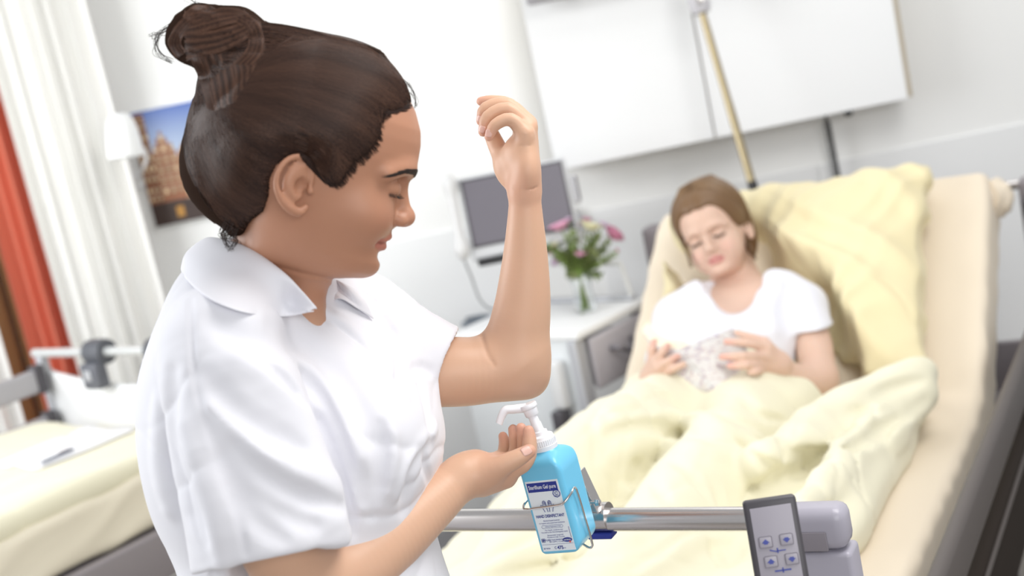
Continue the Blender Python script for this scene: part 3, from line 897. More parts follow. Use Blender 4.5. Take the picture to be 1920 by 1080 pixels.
# second white cabinet behind the nurse
def rear_cabinet():
    c = ZP(888, 872, .12); O = c * [1, 1, 0]
    a = -WD * .98; a = np.array([a[0], a[1], 0]); a /= np.linalg.norm(a); b_ = WN
    root = empty('bedside_cabinet', O + a * .2 + b_ * .2, 'plain white cabinet standing behind the nurse, left of the drawer cabinet', 'cabinet')
    fb = lambda lo, hi, bev=.004: MB().frame_box(O, a, b_, ZV, lo, hi, bev)
    fb((0, 0, .12), (.5, .35, .70)).build('body', mat('cab_white', (.80, .82, .82), .45), root)
    fb((-.01, -.015, .70), (.51, .36, .72)).build('top_board', M_white, root)
    fb((.005, -.012, .14), (.495, 0.0, .68)).build('door', M_white, root)
    for x in (.05, .45):
        for y in (.05, .3):
            m = MB(); m.lathe(O + a * x + b_ * y + ZV * .03, WD, [(.01, 0), (.03, .002), (.03, .028), (.01, .03)], 18); m.tube([O + a * x + b_ * y + ZV * .03, O + a * x + b_ * y + ZV * .12], .01, 8); m.build('castor', M_black, root)
rear_cabinet()

# ================================================================ bedside terminal (screen with handset)
def terminal():
    Z = 3.75
    TL, TR, BR, BL_ = P(868, 341, Z), P(1053, 303, Z), P(1074, 416, Z - .02), P(890, 463, Z - .02)
    ax = (TR - TL); Wd = np.linalg.norm(ax); ax /= Wd
    ay = (TL - BL_); ay -= ax * (ay @ ax); H = np.linalg.norm(ay); ay /= H
    az = np.cross(ax, ay)                     # towards the camera
    O = BL_
    root = empty('bedside_terminal', O + ax * Wd / 2, 'grey framed screen on a wall arm behind the raised forearm', 'monitor')
    b = MB(); b.frame_box(O, ax, ay, az, (-.012, -.035, -.035), (Wd + .014, H + .013, -.003), .008); b.build('housing', mat('terminal_silver', (.60, .61, .63), .4), root)
    b = MB(); b.frame_box(O, ax, ay, az, (-.004, -.004, -.0035), (Wd + .004, H + .004, .0005), .001); b.build('bezel', M_dgrey, root)
    b = MB(); b.frame_box(O, ax, ay, az, (.003, .003, .0), (Wd - .003, H - .003, .0012)); b.build('display', mat('unlit_display', (.155, .145, .17), .35), root)
    b = MB(); b.frame_box(O, ax, ay, az, (.0, -.052, -.028), (Wd * .75, -.034, .004), .005); b.build('speaker_bar', M_black, root)
    b = MB(); b.frame_box(O, ax, ay, az, (Wd + .016, H * .35, -.03), (Wd + .034, H * .78, -.006), .004); r = b.build('card_reader', mat('reader_grey', (.5, .5, .52), .4), root)
    b = MB(); b.frame_box(O, ax, ay, az, (Wd + .028, H * .38, -.028), (Wd + .0345, H * .75, -.005), .001); b.build('card_slot', M_dgrey, r)
    # handset
    h0 = O - ax * .032 + ay * (H + .0) - az * .0; h1 = O - ax * .034 + ay * .0
    sd = SDF().u(chain([h0, h0 * .8 + h1 * .2, (h0 + h1) / 2, h0 * .2 + h1 * .8, h1], [.016, .0135, .012, .0135, .017], 4))
    sd.u(ell(h0 + az * -.004, (.019, .03, .02), (ax, ay, az)), .012).u(ell(h1 + az * -.004, (.019, .03, .02), (ax, ay, az)), .012)
    lo = np.minimum(h0, h1) - .06; hi = np.maximum(h0, h1) + .06
    ho = link_mesh('handset', sd.mesh('handset', lo, hi, .004), mat('handset_grey', (.66, .66, .66), .4), root)
    # cord from the handset, loops down to the wall
    pts = [h1 - ay * .03, P(884, 520, Z), P(900, 562, Z + .05), P(922, 580, Z + .15), P(945, 572, Z + .3)]
    b = MB(); b.tube(pts, .0035, 8, smooth=6); b.build('cord', mat('cord_grey', (.35, .36, .37), .5), root)
    # arm to the wall
    c = O + ax * Wd * .5 + ay * H * .4 - az * .035
    w = wpt(wuv(c)[0] + .1, c[2] - .12, .02)
    b = MB(); b.tube([c, c - az * .06, (c + w) / 2 - ZV * .04, w], .013, 12, smooth=4); b.lathe(w, WN, [(.05, -.01), (.05, .018)], 24); b.build('wall_arm', M_lgrey, root)
terminal()

# tubing lying on the rear cabinet
_b = MB(); _c = ZP(898, 612, .728)
_b.tube([_c + WD * (.045 * math.cos(t)) + WN * (.03 * math.sin(t)) + ZV * (.006 + .004 * t / 3) for t in np.linspace(0, 15, 60)], .0045, 8)
tag(_b.build('coiled_tube', mat('tube_blue_grey', (.20, .23, .27), .4)), 'small coil of grey tubing on the plain white cabinet', 'tube')

# ================================================================ vase with flowers
def vase():
    base = ZP(1101, 585, NZT)
    base = base + ZV * .001
    root = empty('flower_vase', base, 'clear glass vase on the bedside cabinet holding pink and cream bouquet', 'vase')
    Zb = (base - CAM) @ F_
    px = Zb / FPX
    H = 0.105
    b = MB(); b.lathe(base, ZV, [(.0, .0), (.026, 0.001), (.030, .01), (.027, .04), (.024, .06), (.028, .085), (.035, H), (.033, H), (.026, .085), (.022, .06), (.025, .04), (.027, .012), (.0, .008)], 36)
    b.build('glass_body', M_glass, root)
    M_stem = mat('stem_green', (.16, .24, .05), .5); M_leaf = mat('leaf_green', (.17, .25, .07), .5, var=(40, (.32, .40, .15))); 
    M_olive = mat('olive_leaf', (.30, .34, .14), .55)
    cols = {'pink rose': (.84, .46, .62), 'cream rose': (.84, .80, .55), 'lilac bloom': (.66, .50, .66), 'peach bloom': (.84, .50, .42), 'deep pink carnation': (.80, .33, .50)}
    mats_ = {k: mat(k.replace(' ', '_'), v, .6) for k, v in cols.items()}
    up = ZV; neck = base + ZV * .10
    rgn = np.random.RandomState(7)
    heads = [(1050, 424, .026, 'pink rose'), (1075, 425, .018, 'pink rose'), (1108, 424, .028, 'cream rose'), (1150, 440, .026, 'deep pink carnation'), (1080, 452, .010, 'pink rose'),
             (1088, 476, .016, 'pink rose'), (1046, 488, .018, 'lilac bloom'), (1034, 470, .013, 'peach bloom'), (1132, 420, .012, 'lilac bloom'), (1060, 440, .011, 'lilac bloom'),
             (1100, 412, .012, 'pink rose'), (1157, 470, .006, 'deep pink carnation'), (1028, 445, .012, 'pink rose'), (1118, 446, .009, 'lilac bloom'), (1040, 458, .009, 'cream rose'), (1066, 410, .008, 'lilac bloom')]
    where = {0: 'large pink rose at the top left of the vase bouquet', 1: 'pink rose beside the large one at bouquet top', 2: 'large cream rose at the top centre of the bouquet', 3: 'deep pink carnation on the right of the bouquet', 4: 'small pink rose in the upper middle of the bouquet',
             5: 'pink rose low in the middle of the bouquet', 6: 'lilac bloom low on the left of the bouquet', 7: 'peach bloom at the left edge, beside the forearm', 8: 'lilac bloom at the top right of the bouquet', 9: 'small lilac bloom below the large pink rose',
             10: 'small pink rose topmost in the bouquet', 11: 'tiny deep pink bud drooping at the right edge', 12: 'pink rose at the far left edge of the bouquet', 13: 'small lilac bloom right below the cream rose', 14: 'small cream rose on the left of the bouquet', 15: 'tiny lilac bloom between the two top pink roses'}
    for i, (hx, hy, r, k) in enumerate(heads):
        dz = rgn.uniform(-.05, .05)
        c = P(hx, hy, Zb + dz)
        out = c - neck; out /= np.linalg.norm(out)
        s = np.cross(out, [.2, .9, .1]); s /= np.linalg.norm(s); t = np.cross(out, s)
        low = base + ZV * .012 - (s * out[0] + t * out[1]) * .012 - (c - neck) * [1, 1, 0] * .1
        root_f = empty('cut_flower', low, where[i], 'flower', 'flowers in the vase bouquet')
        b = MB(); b.tube([low, neck + (c - neck) * [.05, .05, 0], neck + (c - neck) * .45, c - out * r * .5], .0014, 6, smooth=5); b.build('stem', M_stem, root_f)
        b = MB()                             # bloom of cupped petals
        layers = 4 if r > .012 else 3
        for L in range(layers):
            q = L / (layers - 1); n = 5 + L * 2; rr = r * (.35 + .75 * q); open_ = .25 + 1.0 * q
            for j in range(n):
                an = 2 * math.pi * (j + .5 * (L % 2)) / n + rgn.uniform(-.1, .1)
                d = s * math.cos(an) + t * math.sin(an); e = np.cross(out, d)
                def pet(u, v, d=d, e=e, rr=rr, open_=open_):
                    w = math.sin(math.pi * min(1, .15 + v * .85)) ** .6 * (1 - .15 * v)
                    x = (u - .5) * 2
                    ang = open_ * v
                    return c - out * r * .35 + (d * (math.sin(ang) * rr * 1.1 + rr * .12) + out * math.cos(ang * .9) * rr * 1.15 * v) + e * x * w * rr * .62 - d * (x * x) * rr * .15 * v + rgn.normal(size=3) * r * .015
                b.sheet(pet, 4, 5)
        b.build('bloom', mats_[k], root_f, solid=.0006)
        b = MB()                             # leaves on the stem
        for j in range(3):
            q = .3 + .2 * j; p0 = neck + (c - neck) * q; an = rgn.uniform(0, 6.28)
            d = s * math.cos(an) + t * math.sin(an); d = d * .8 + out * .7; d /= np.linalg.norm(d); e = np.cross(d, out); e /= np.linalg.norm(e); Ln = rgn.uniform(.018, .03)
            b.sheet(lambda u, v: p0 + d * v * Ln + e * (u - .5) * math.sin(math.pi * v) ** .8 * Ln * .5 - out * v * v * Ln * .2, 3, 6)
        b.build('leaves', M_leaf, root_f)
    # filling greenery: sprays of narrow leaves with own stems
    for g in range(40):
        hx = rgn.uniform(1026, 1160); tt = (hx - 1093) / 68
        hy = 428 + 30 * tt * tt + rgn.uniform(0, 62) * (1 - abs(tt) * .5)
        if g >= 34: hx = rgn.uniform(1062, 1125); hy = rgn.uniform(490, 520)
        c = P(hx, hy, Zb + rgn.uniform(-.06, .06)); out = c - neck; ln = np.linalg.norm(out); out /= ln
        s = np.cross(out, [.2, .9, .1]); s /= np.linalg.norm(s); t = np.cross(out, s)
        low = base + ZV * .012 - (c - neck) * [1, 1, 0] * .12
        side = 'left' if hx < 1070 else ('middle' if hx < 1115 else 'right')
        rf = empty('greenery_spray', low, 'leafy green spray on the %s side of the vase bouquet' % side if side != 'middle' else 'leafy green spray in the middle of the vase bouquet', 'greenery', 'leafy sprays in the bouquet')
        b = MB(); b.tube([low, neck + (c - neck) * [.05, .05, 0], neck + (c - neck) * .5, c], .0013, 6, smooth=5); b.build('stem', M_stem, rf)
        b = MB(); nl = 22
        for j in range(nl):
            q = .22 + .78 * j / nl; p0 = neck + (c - neck) * q; an = j * 2.4
            d = s * math.cos(an) + t * math.sin(an); d = d * .9 + out * .8; d /= np.linalg.norm(d); e = np.cross(d, out); e /= np.linalg.norm(e); Ln = rgn.uniform(.014, .026)
            b.sheet(lambda u, v: p0 + d * v * Ln + e * (u - .5) * math.sin(math.pi * min(1, v + .02)) ** .8 * Ln * .42 - out * v * v * Ln * .25, 2, 5)
        b.build('leaves', M_leaf if g % 3 else M_olive, rf)
vase()

# ================================================================ people: shared head, hand helpers
def interp(tab, col, z):
    t = np.array(tab); return np.interp(z, t[:, 0], t[:, col])
# height, front of the face, half width, section centre   (metres, head frame: x forward, y to the left, z up)
HEADTAB = [(-.116, .040, .020, .030), (-.112, .060, .030, .032), (-.108, .0735, .035, .034), (-.102, .0825, .040, .034), (-.096, .0868, .0435, .033), (-.090, .0882, .047, .031),
           (-.083, .0868, .050, .028), (-.075, .0868, .0535, .024), (-.066, .0885, .057, .020), (-.058, .0925, .060, .016), (-.0485, .0955, .0625, .012),
           (-.040, .0945, .0645, .008), (-.030, .0930, .066, .004), (-.014, .0925, .067, 0), (-.002, .0955, .0665, 0), (.008, .0992, .067, 0),
           (.0156, .1028, .068, 0), (.0243, .1043, .0685, 0), (.041, .1030, .069, 0), (.055, .0995, .068, 0), (.0737, .0891, .062, 0), (.0826, .0815, .057, 0), (.1, .062, .045, 0), (.12, .03, .02, 0)]
HTA = np.array(HEADTAB)
def face_loft(p):
    z = np.clip(p[:, 2], -.118, .12)
    xf = np.interp(z, HTA[:, 0], HTA[:, 1]); hw = np.interp(z, HTA[:, 0], HTA[:, 2]); xc = np.interp(z, HTA[:, 0], HTA[:, 3])
    dx = p[:, 0] - xc; a = np.where(dx > 0, xf - xc, .075)
    n = 2.25
    ax_, ay_ = np.abs(dx) / a, np.abs(p[:, 1]) / hw
    q = (ax_ ** n + ay_ ** n) ** (1 / n) + 1e-6
    g = np.sqrt((ax_ ** (n - 1) / a) ** 2 + (ay_ ** (n - 1) / hw) ** 2) / q ** (n - 1) + 1e-3
    d = (q - 1) / g
    d = np.maximum(d, -.03)
    zc = np.maximum(np.abs(p[:, 2] - .001) - .115, 0)
    return np.maximum(np.maximum(d, p[:, 2] - .11), -.115 - p[:, 2])
def sym(fn):
    def g(p):
        q = p.copy(); q[:, 1] = np.abs(q[:, 1]); return fn(q)
    return g
def poly2d(pts):
    P2 = np.array(pts, float)
    def fn(x, z):
        d = np.full(len(x), 1e9); s = np.ones(len(x)); n = len(P2)
        for i in range(n):
            a, b = P2[i], P2[(i + 1) % n]; e = b - a; wx, wz = x - a[0], z - a[1]
            t = np.clip((wx * e[0] + wz * e[1]) / (e @ e + 1e-12), 0, 1)
            d = np.minimum(d, (wx - e[0] * t) ** 2 + (wz - e[1] * t) ** 2)
            c1 = z >= a[1]; c2 = z < b[1]; c3 = e[0] * wz > e[1] * wx
            s = np.where((c1 & c2 & c3) | (~c1 & ~c2 & ~c3), -s, s)
        return s * np.sqrt(d)
    return fn
class HeadFrame:
    def __init__(self, O, fwd, up, sc=1.0):
        self.O = np.asarray(O, float); f = np.asarray(fwd, float); f = f / np.linalg.norm(f)
        u = np.asarray(up, float); u = u - f * (u @ f); u /= np.linalg.norm(u)
        self.A = np.array([f, np.cross(u, f), u]); self.sc = sc
    def fn(self, g): return lambda p: g((p - self.O) @ self.A.T / self.sc) * self.sc
    def w(self, q): return self.O + (np.asarray(q, float) * self.sc) @ self.A
    def l(self, p): return (np.asarray(p, float) - self.O) @ self.A.T / self.sc
def head_core(sd, H, smile=0.0, noser=1.0, round_=0.0, earpts=None):
    """adds the sculpted head to sd"""
    def U(fn, k=0.0): sd.u(H.fn(fn), k * H.sc)
    def C(fn, k=0.0): sd.s(H.fn(fn), k * H.sc)
    U(ell((-.008, 0, .028), (.098, .0735, .088)))
    U(face_loft, .02)
    # chin and cheek fullness
    U(sym(ell((.060, .036, -.040), (.026, .024, .026))), .02)
    U(ell((.074, 0, -.094), (.0155, .016, .013)), .012)
    if round_: U(sym(ell((.058, .036, -.062), (.024 + .004 * round_, .020 + .004 * round_, .026))), .02)
    # eye sockets, brow
    C(sym(ell((.1045, .030, -.0045), (.021, .0175, .0125))), .014)
    U(sym(chain([(.0985, .010, .0105), (.097, .024, .014), (.088, .040, .012), (.074, .052, .004)], [.005, .0055, .006, .006], 3)), .012)
    # closed lids over the eyeballs
    U(sym(ell((.0775, .0305, -.0095), (.0150, .0150, .0125))), .003)
    C(sym(chain([(.0900, .018, .0005), (.0925, .030, .0030), (.084, .043, -.0015)], [.0011, .0013, .0010], 4)), .004)
    C(sym(chain([(.0890, .0170, -.0125), (.0935, .0240, -.0145), (.0925, .0330, -.0165), (.0820, .0435, -.0165)], [.0008, .0011, .0011, .0008], 4)), .003)
    # nose
    U(chain([(.0885, 0, .006), (.0925, 0, -.003), (.0965, 0, -.014), (.1005, 0, -.0245), (.1045, 0, -.0335)], [.0075, .0068, .0070, .0076, .0092], 4), .010)
    U(sph((.1065 * 1, 0, -.0358), .0090 * noser), .006)
    U(sym(ell((.0985, .0105, -.0400), (.0098, .0056 * noser, .0070))), .005)
    U(chain([(.104, 0, -.0415), (.0965, 0, -.0470)], [.0035, .004], 0), .005)
    C(sym(ell((.1025, .0062, -.0462), (.0052, .0026, .0028), ((1, .25, .2), (-.25, 1, 0), (-.2, 0, 1)))), .002)
    C(sym(chain([(.0955, .0170, -.0345), (.0935, .0172, -.0415), (.0965, .0125, -.0475)], [.0008, .0009, .0007], 3)), .004)
    # lips
    cz = -.0675 + smile * .0040; cw = .0235 + smile * .004
    cx = .0815 - smile * .002
    U(sym(chain([(.0925, 0, -.0595), (.0918, .006, -.0592), (.0885, .0135, -.0625), (cx, cw, cz)], [.0046, .0046, .0036, .0016], 4)), .0045)
    U(sym(chain([(.0885, 0, -.0715), (.0878, .006, -.0712), (.0850, .0135, -.0700), (cx, cw, cz)], [.0056, .0054, .0042, .0016], 4)), .0045)
    C(sym(chain([(.0975, 0, -.0655), (.0955, .006, -.0650), (.0915, .0135, -.0662), (cx + .002, cw + .0005, cz)], [.0009, .0009, .0009, .0011], 4)), .0025)
    C(chain([(.1005, 0, -.0500), (.1000, 0, -.0560)], [.0022, .0020], 0), .006)
    C(sym(ell((cx + .002, cw + .003, cz), (.003, .002, .003))), .008)
    C(ell((.094, 0, -.0815), (.006, .014, .0035)), .008)
def ear_core(sd, H, pts_helix, pts_anti, concha, tragus, tilt=.012):
    def U(fn, k=0.0): sd.u(H.fn(fn), k * H.sc)
    def C(fn, k=0.0): sd.s(H.fn(fn), k * H.sc)
    def lift(x, z): return .0700 + (0.006 - x) * .42
    hp = [(x, lift(x, z), z) for x, z in pts_helix]
    c = np.mean(np.array(hp), 0)
    nx = np.array([.36, .93, 0]); tx = np.array([.93, -.36, 0])
    U(sym(ell(c - nx * .001, (.0125, .0032, .023), (tx, nx, (0, 0, 1)))), .004)
    U(sym(ell(c - nx * .008 + tx * .003, (.009, .010, .016), (tx, nx, (0, 0, 1)))), .006)
    U(sym(chain(hp, [.0022, .0028, .0031, .0031, .0031, .0030, .0028, .0030, .0040, .0052, .0050, .0030], 4)), .0022)
    U(sym(chain([(x, lift(x, z) - .0002, z) for x, z in pts_anti], [.0020, .0024, .0024, .0022], 4)), .003)
    C(sym(ell((concha[0], lift(*concha) + .003, concha[1]), (.0065, .0075, .0085))), .004)
    U(sym(sph((tragus[0], lift(*tragus) + .001, tragus[1]), .0032)), .004)
def finger(sd, pts, rs, k=.004):
    """one finger: knuckle, two joints, tip"""
    sd.u(chain(pts, rs, 3), k)
def nail(name, base, tip, up, w, m, parent):
    """small curved nail plate from base to tip, facing up"""
    d = tip - base; L = np.linalg.norm(d); d /= L; up = up - d * (up @ d); up /= np.linalg.norm(up); s = np.cross(d, up)
    b = MB()
    def fn(u, v):
        x = (u - .5) * 2; ww = w * (1 - .25 * abs(2 * v - 1) ** 3)
        return base + d * L * v + s * x * ww + up * (w * .55 * (math.sqrt(max(0, 1 - (x * .85) ** 2)) - 1) + .0002)
    b.sheet(fn, 8, 8)
    return b.build(name, m, parent, solid=.0006, sharp=None)
def trace_many(sdf, px, py, z0, lift):
    """camera rays onto a sculpted surface: points lifted off it, and a hit mask"""
    out = np.zeros((len(px), 3)); ok = np.zeros(len(px), bool)
    R = np.outer((np.asarray(px) - 960) / FPX, R_) + np.outer((540 - np.asarray(py)) / FPX, U_) + F_
    for i in range(len(px)):
        h = sdf.bvh.ray_cast(Vector(CAM + R[i] * z0), Vector(R[i]))
        if h[0] is not None:
            n = np.array(h[1]); n = n if n @ R[i] < 0 else -n
            out[i] = np.array(h[0]) + n * lift; ok[i] = True
    return out, ok

# ================================================================ the nurse
NZ = 1.47
_nc = P(590, 300, NZ)
_vr = ray(590, 300); _vr /= np.linalg.norm(_vr)
_nr = R_ - _vr * (R_ @ _vr); _nr /= np.linalg.norm(_nr); _nu = np.cross(_nr, _vr)
_a14 = math.radians(14)
NF = math.cos(_a14) * _nr - math.sin(_a14) * _nu
NU = math.sin(_a14) * _nr + math.cos(_a14) * _nu
NH = HeadFrame(_nc, NF, NU, 1.0)
def nl(px, py):
    """pixel -> (x, z) on the sagittal plane of the nurse's head"""
    q = NH.l(onplane(px, py, _nc, _vr)); return (q[0], q[2])
M_skinN = attr_mat('skin', .42, sss=.06, bump=(900, .10, .0004), spec=.4)
M_hairN = mat('dark_brown_hair', (.030, .017, .012), .8, bump=(250, .2, .001), spec=.02)
M_strN = attr_mat('dark_brown_hair_strand', .45, spec=.22)
LO_H, HI_H = np.array([.012, .0065, .006]), np.array([.115, .058, .038])
M_cloth = mat('white_uniform_cotton', (.76, .76, .81), .75, sheen=.15, bump=(700, .10, .0006))

def tinted_strands(name, paths, r0, r1, m, parent, tone):
    o = strands(name, paths, r0, r1, m, parent)
    n, k = np.asarray(paths).shape[:2]; t = np.repeat(np.asarray(tone) ** 1.6, k * 4)[:, None]
    set_tint(o, LO_H * (1 - t) + HI_H * t)
    return o
def nurse():
    root = empty('person', P(520, 1000, 1.55) * [1, 1, 0], 'person in white short-sleeved uniform with dark hair in a bun, elbow on the pump dispenser', 'person')
    # ---------------- body
    sd = SDF()
    head_core(sd, NH)
    hx = [(581, 352), (585, 328), (581, 307), (568, 295), (552, 295), (536, 305), (525, 324), (522, 346), (530, 368), (545, 385), (562, 393), (574, 384)]
    an = [(571, 312), (551, 322), (543, 345), (554, 369)]
    ear_core(sd, NH, [nl(*q) for q in hx], [nl(*q) for q in an], nl(566, 347), nl(583, 357))
    # neck and shoulders
    sd.u(chain([P(545, 330, 1.485), P(530, 430, 1.50), P(510, 505, 1.515), P(478, 590, 1.545), P(470, 660, 1.55)], [.046, .047, .047, .052, .06], 4), .02)
    sd.u(chain([P(588, 470, 1.48), P(572, 530, 1.485), P(566, 600, 1.50)], [.012, .020, .026], 3), .03)
    sd.u(chain([P(420, 660, 1.45), P(500, 605, 1.54), P(690, 630, 1.66)], [.040, .045, .042], 3), .04)
    sd.u(ell(P(520, 740, 1.58), (.09, .07, .14), (R_, F_, U_)), .05)
    sd.u(ell(P(540, 930, 1.58), (.08, .07, .17), (R_, F_, U_)), .05)
    sd.u(ell(P(580, 1200, 1.60), (.10, .08, .17), (R_, F_, U_)), .05)
    # near arm
    near = [P(430, 680, 1.43), P(462, 860, 1.41), P(515, 1010, 1.41), P(572, 1098, 1.445), P(640, 1080, 1.475), P(730, 1012, 1.525), P(805, 948, 1.565), P(868, 892, 1.595), P(892, 880, 1.60)]
    sd.u(chain(near[:4], [.042, .040, .039, .039], 8), .03)
    sd.u(chain(near[3:], [.039, .0405, .036, .0295, .0235, .0225], 9), .02)
    # far arm
    s = S(1, 1.68)
    sd.u(chain([P(700, 640, 1.66), P(780, 692, 1.665), P(860, 697, 1.67), P(940, 692, 1.68), P(972, 684, 1.68)], [.046, 64 * s, 65 * s, 58 * s, 50 * s], 8), .03)
    sd.u(chain([P(972, 684, 1.68), P(973, 625, 1.675), P(981, 560, 1.668), P(985, 480, 1.66), P(985, 410, 1.652), P(984, 362, 1.648), P(982, 335, 1.648)], [50 * s, 57 * s, 51 * s, 41.5 * s, 33 * s, 28.5 * s, 27 * s], 9), .028)
    sd.u(chain([P(975, 690, 1.68), P(996, 716, 1.68)], [.03, 22 * s], 0), .02)
    # ---------------- raised hand (left hand, seen from the little finger side)
    a = S(1, 1.645)
    wr = P(984, 356, 1.648)
    mcp = {'i': P(986, 232, 1.672), 'm': P(992, 232, 1.660), 'r': P(995, 238, 1.645), 'p': P(990, 252, 1.630)}
    for q, rr in (('i', .0105), ('m', .0115), ('r', .0115), ('p', .0105)):
        sd.u(chain([wr + (mcp[q] - mcp['r']) * .3, (wr * .45 + mcp[q] * .55) - R_ * .002, mcp[q] - R_ * .004], [.0150, .0135, rr], 3), .010)
    sd.u(ell(P(988, 318, 1.634), (21 * a, .016, 36 * a), (R_, F_, U_)), .010)          # little finger heel
    sd.u(ell(P(947, 316, 1.662), (21 * a, .015, 36 * a), (R_ + U_ * .25, F_, U_ - R_ * .25)), .012)   # thumb mound
    sd.u(ell(P(968, 290, 1.650), (26 * a, .02, 34 * a), (R_, F_, U_)), .010)
    finger(sd, [mcp['p'] - R_ * .003, P(958, 224, 1.627), P(929, 234, 1.626), P(917, 256, 1.628)], [.0098, .0078, .0070, .0056], .004)
    finger(sd, [mcp['r'] - R_ * .002, P(952, 205, 1.643), P(915, 219, 1.642), P(906, 247, 1.644)], [.0100, .0084, .0076, .0060], .003)
    finger(sd, [mcp['m'], P(952, 196, 1.659), P(911, 203, 1.658), P(902, 227, 1.660)], [.0100, .0084, .0076, .0058], .003)
    finger(sd, [mcp['i'], P(956, 197, 1.676), P(922, 190, 1.678), P(902, 190, 1.680)], [.0098, .0082, .0074, .0056], .003)
    finger(sd, [P(950, 312, 1.665), P(936, 283, 1.672), P(924, 257, 1.676), P(916, 236, 1.678)], [.0125, .0110, .0095, .0075], .006)
    for (q0, q1, q2) in (((962, 351), (985, 356), (1008, 350)), ((975, 252), (986, 256), (1000, 251)), ((972, 272), (985, 274), (998, 271))):
        c = [trace(sd, *q) for q in (q0, q1, q2)]
        if all(x is not None for x in c): sd.s(chain(c, .0004, 3), .002)
    c = [trace(sd, *q) for q in ((902, 628), (906, 642), (914, 664), (926, 684))]
    if all(x is not None for x in c): sd.s(chain(c, [.0012, .0012, .0006, .0003], 3), .005)
    c = [trace(sd, *q) for q in ((958, 268), (957, 290), (944, 312), (938, 335))]
    if all(x is not None for x in c): sd.s(chain(c, .0008, 3), .004)
    # ---------------- near hand, cupped palm up below the nozzle
    w2 = P(886, 884, 1.600)
    m2 = {'i': P(955, 878, 1.598), 'm': P(953, 874, 1.616), 'r': P(946, 868, 1.632), 'p': P(935, 862, 1.646)}
    for q, rr in (('i', .0115), ('m', .0115), ('r', .011), ('p', .0105)):
        sd.u(chain([w2 + (m2[q] - m2['m']) * .45, (w2 + m2[q]) / 2 - U_ * .001, m2[q]], [.0165, .0140, rr], 3), .010)
    sd.u(chain([P(868, 893, 1.59), P(896, 894, 1.592), P(925, 884, 1.588)], [.022, .0200, .0160], 3), .012)     # thumb mound
    sd.u(chain([P(905, 905, 1.605), P(948, 895, 1.604)], [.0155, .0130], 0), .010)
    finger(sd, [m2['i'], P(978, 872, 1.600), P(991, 853, 1.603), P(993, 827, 1.606), P(991, 808, 1.608)], [.0118, .0100, .0092, .0082, .0066], .004)
    finger(sd, [m2['m'], P(974, 868, 1.619), P(983, 848, 1.622), P(982, 822, 1.623), P(977, 803, 1.624)], [.0112, .0098, .0090, .0080, .0064], .003)
    finger(sd, [m2['r'], P(962, 858, 1.637), P(968, 842, 1.640), P(966, 820, 1.641), P(962, 805, 1.642)], [.0105, .0092, .0085, .0076, .0060], .003)
    finger(sd, [m2['p'], P(944, 852, 1.653), P(946, 840, 1.656), P(946, 828, 1.657), P(943, 818, 1.658)], [.0095, .0082, .0076, .0068, .0056], .003)
    finger(sd, [P(905, 890, 1.585), P(940, 874, 1.578), P(972, 858, 1.577), P(992, 846, 1.580)], [.0150, .0122, .0102, .0080], .006)
    lo = np.array([-.45, 1.10, .78]); hi = np.array([.16, 1.90, 1.80])
    # bounds from the parts
    res = .0021
    me = sd.mesh('body', *bounds_of([P(300, 60, 1.30), P(1050, 140, 1.30), P(300, 1180, 1.75), P(1050, 1180, 1.35), P(1050, 140, 1.80), P(300, 60, 1.7), P(1050, 1180, 1.7)]), res)
    body = link_mesh('body', me, M_skinN, root)
    co = get_co(me); L = NH.l(co)
    base = np.array([.64, .395, .27])
    col = np.tile(base, (len(co), 1))
    def blend(mask, c): 
        nonlocal col
        col = col * (1 - mask[:, None]) + np.array(c) * mask[:, None]
    sp = lambda d, w: np.clip(1 - d / w, 0, 1) ** 1.0 * (3 - 2 * np.clip(1 - d / w, 0, 1)) * np.clip(1 - d / w, 0, 1)
    headm = np.clip(1 - np.maximum(np.linalg.norm(L - [.02, 0, -.02], axis=1) - .12, 0) / .05, 0, 1)
    blend(headm * .85, (.43, .200, .120))
    Ls = L.copy(); Ls[:, 1] = np.abs(Ls[:, 1])
    blend(sp(np.linalg.norm((Ls - [.07, .038, -.04]) / [1, 1, .8], axis=1), .032) * .40, (.56, .25, .18))
    blend(sp(np.linalg.norm(L - [.108, 0, -.038], axis=1), .018) * .35, (.56, .26, .19))
    lipU = chain([(.0935, 0, -.0600), (.0925, .006, -.0595), (.0890, .0135, -.0630), (.0820, .0225, -.0670)], .0001, 4)
    lipL = chain([(.0915, 0, -.0715), (.0905, .006, -.0712), (.0870, .0135, -.0700), (.0820, .0225, -.0670)], .0001, 4)
    near_h = headm > 0
    dl = np.full(len(co), 9.0); dl[near_h] = np.minimum(lipU(Ls[near_h]) / .0052, lipL(Ls[near_h]) / .0062)
    blend(np.clip((1.15 - dl) / .3, 0, 1) * .8, (.50, .175, .135))
    slit = chain([(.0968, 0, -.0655), (.0955, .006, -.0650), (.0910, .0135, -.0662), (.0825, .0235, -.0675)], .0001, 4)  # shade of the lip parting, tinted into the skin colour
    q = np.full(len(co), 9.0); q[near_h] = slit(Ls[near_h]); blend(np.clip((.0018 - q) / .001, 0, 1) * .7, (.20, .06, .045))
    q = np.full(len(co), 9.0); q[near_h] = ell((.1005, .0066, -.0448), (.0050, .0026, .0030))(Ls[near_h]); blend(np.clip(-q / .001 + .4, 0, 1) * .8, (.10, .035, .03))  # nostril hollows: shade darkened into the skin tint
    # fingertips and knuckles are rosier
    for t in (P(917, 256, 1.628), P(906, 247, 1.644), P(902, 227, 1.66), P(902, 190, 1.68), P(991, 806, 1.608), P(977, 801, 1.624), P(962, 803, 1.642), P(943, 816, 1.658), P(994, 845, 1.58)):
        blend(sp(np.linalg.norm(co - t, axis=1), .02) * .5, (.66, .30, .24))
    for t in (P(1000, 730, 1.68), P(985, 352, 1.64), P(930, 875, 1.60)):
        blend(sp(np.linalg.norm(co - t, axis=1), .05) * .35, (.60, .29, .21))
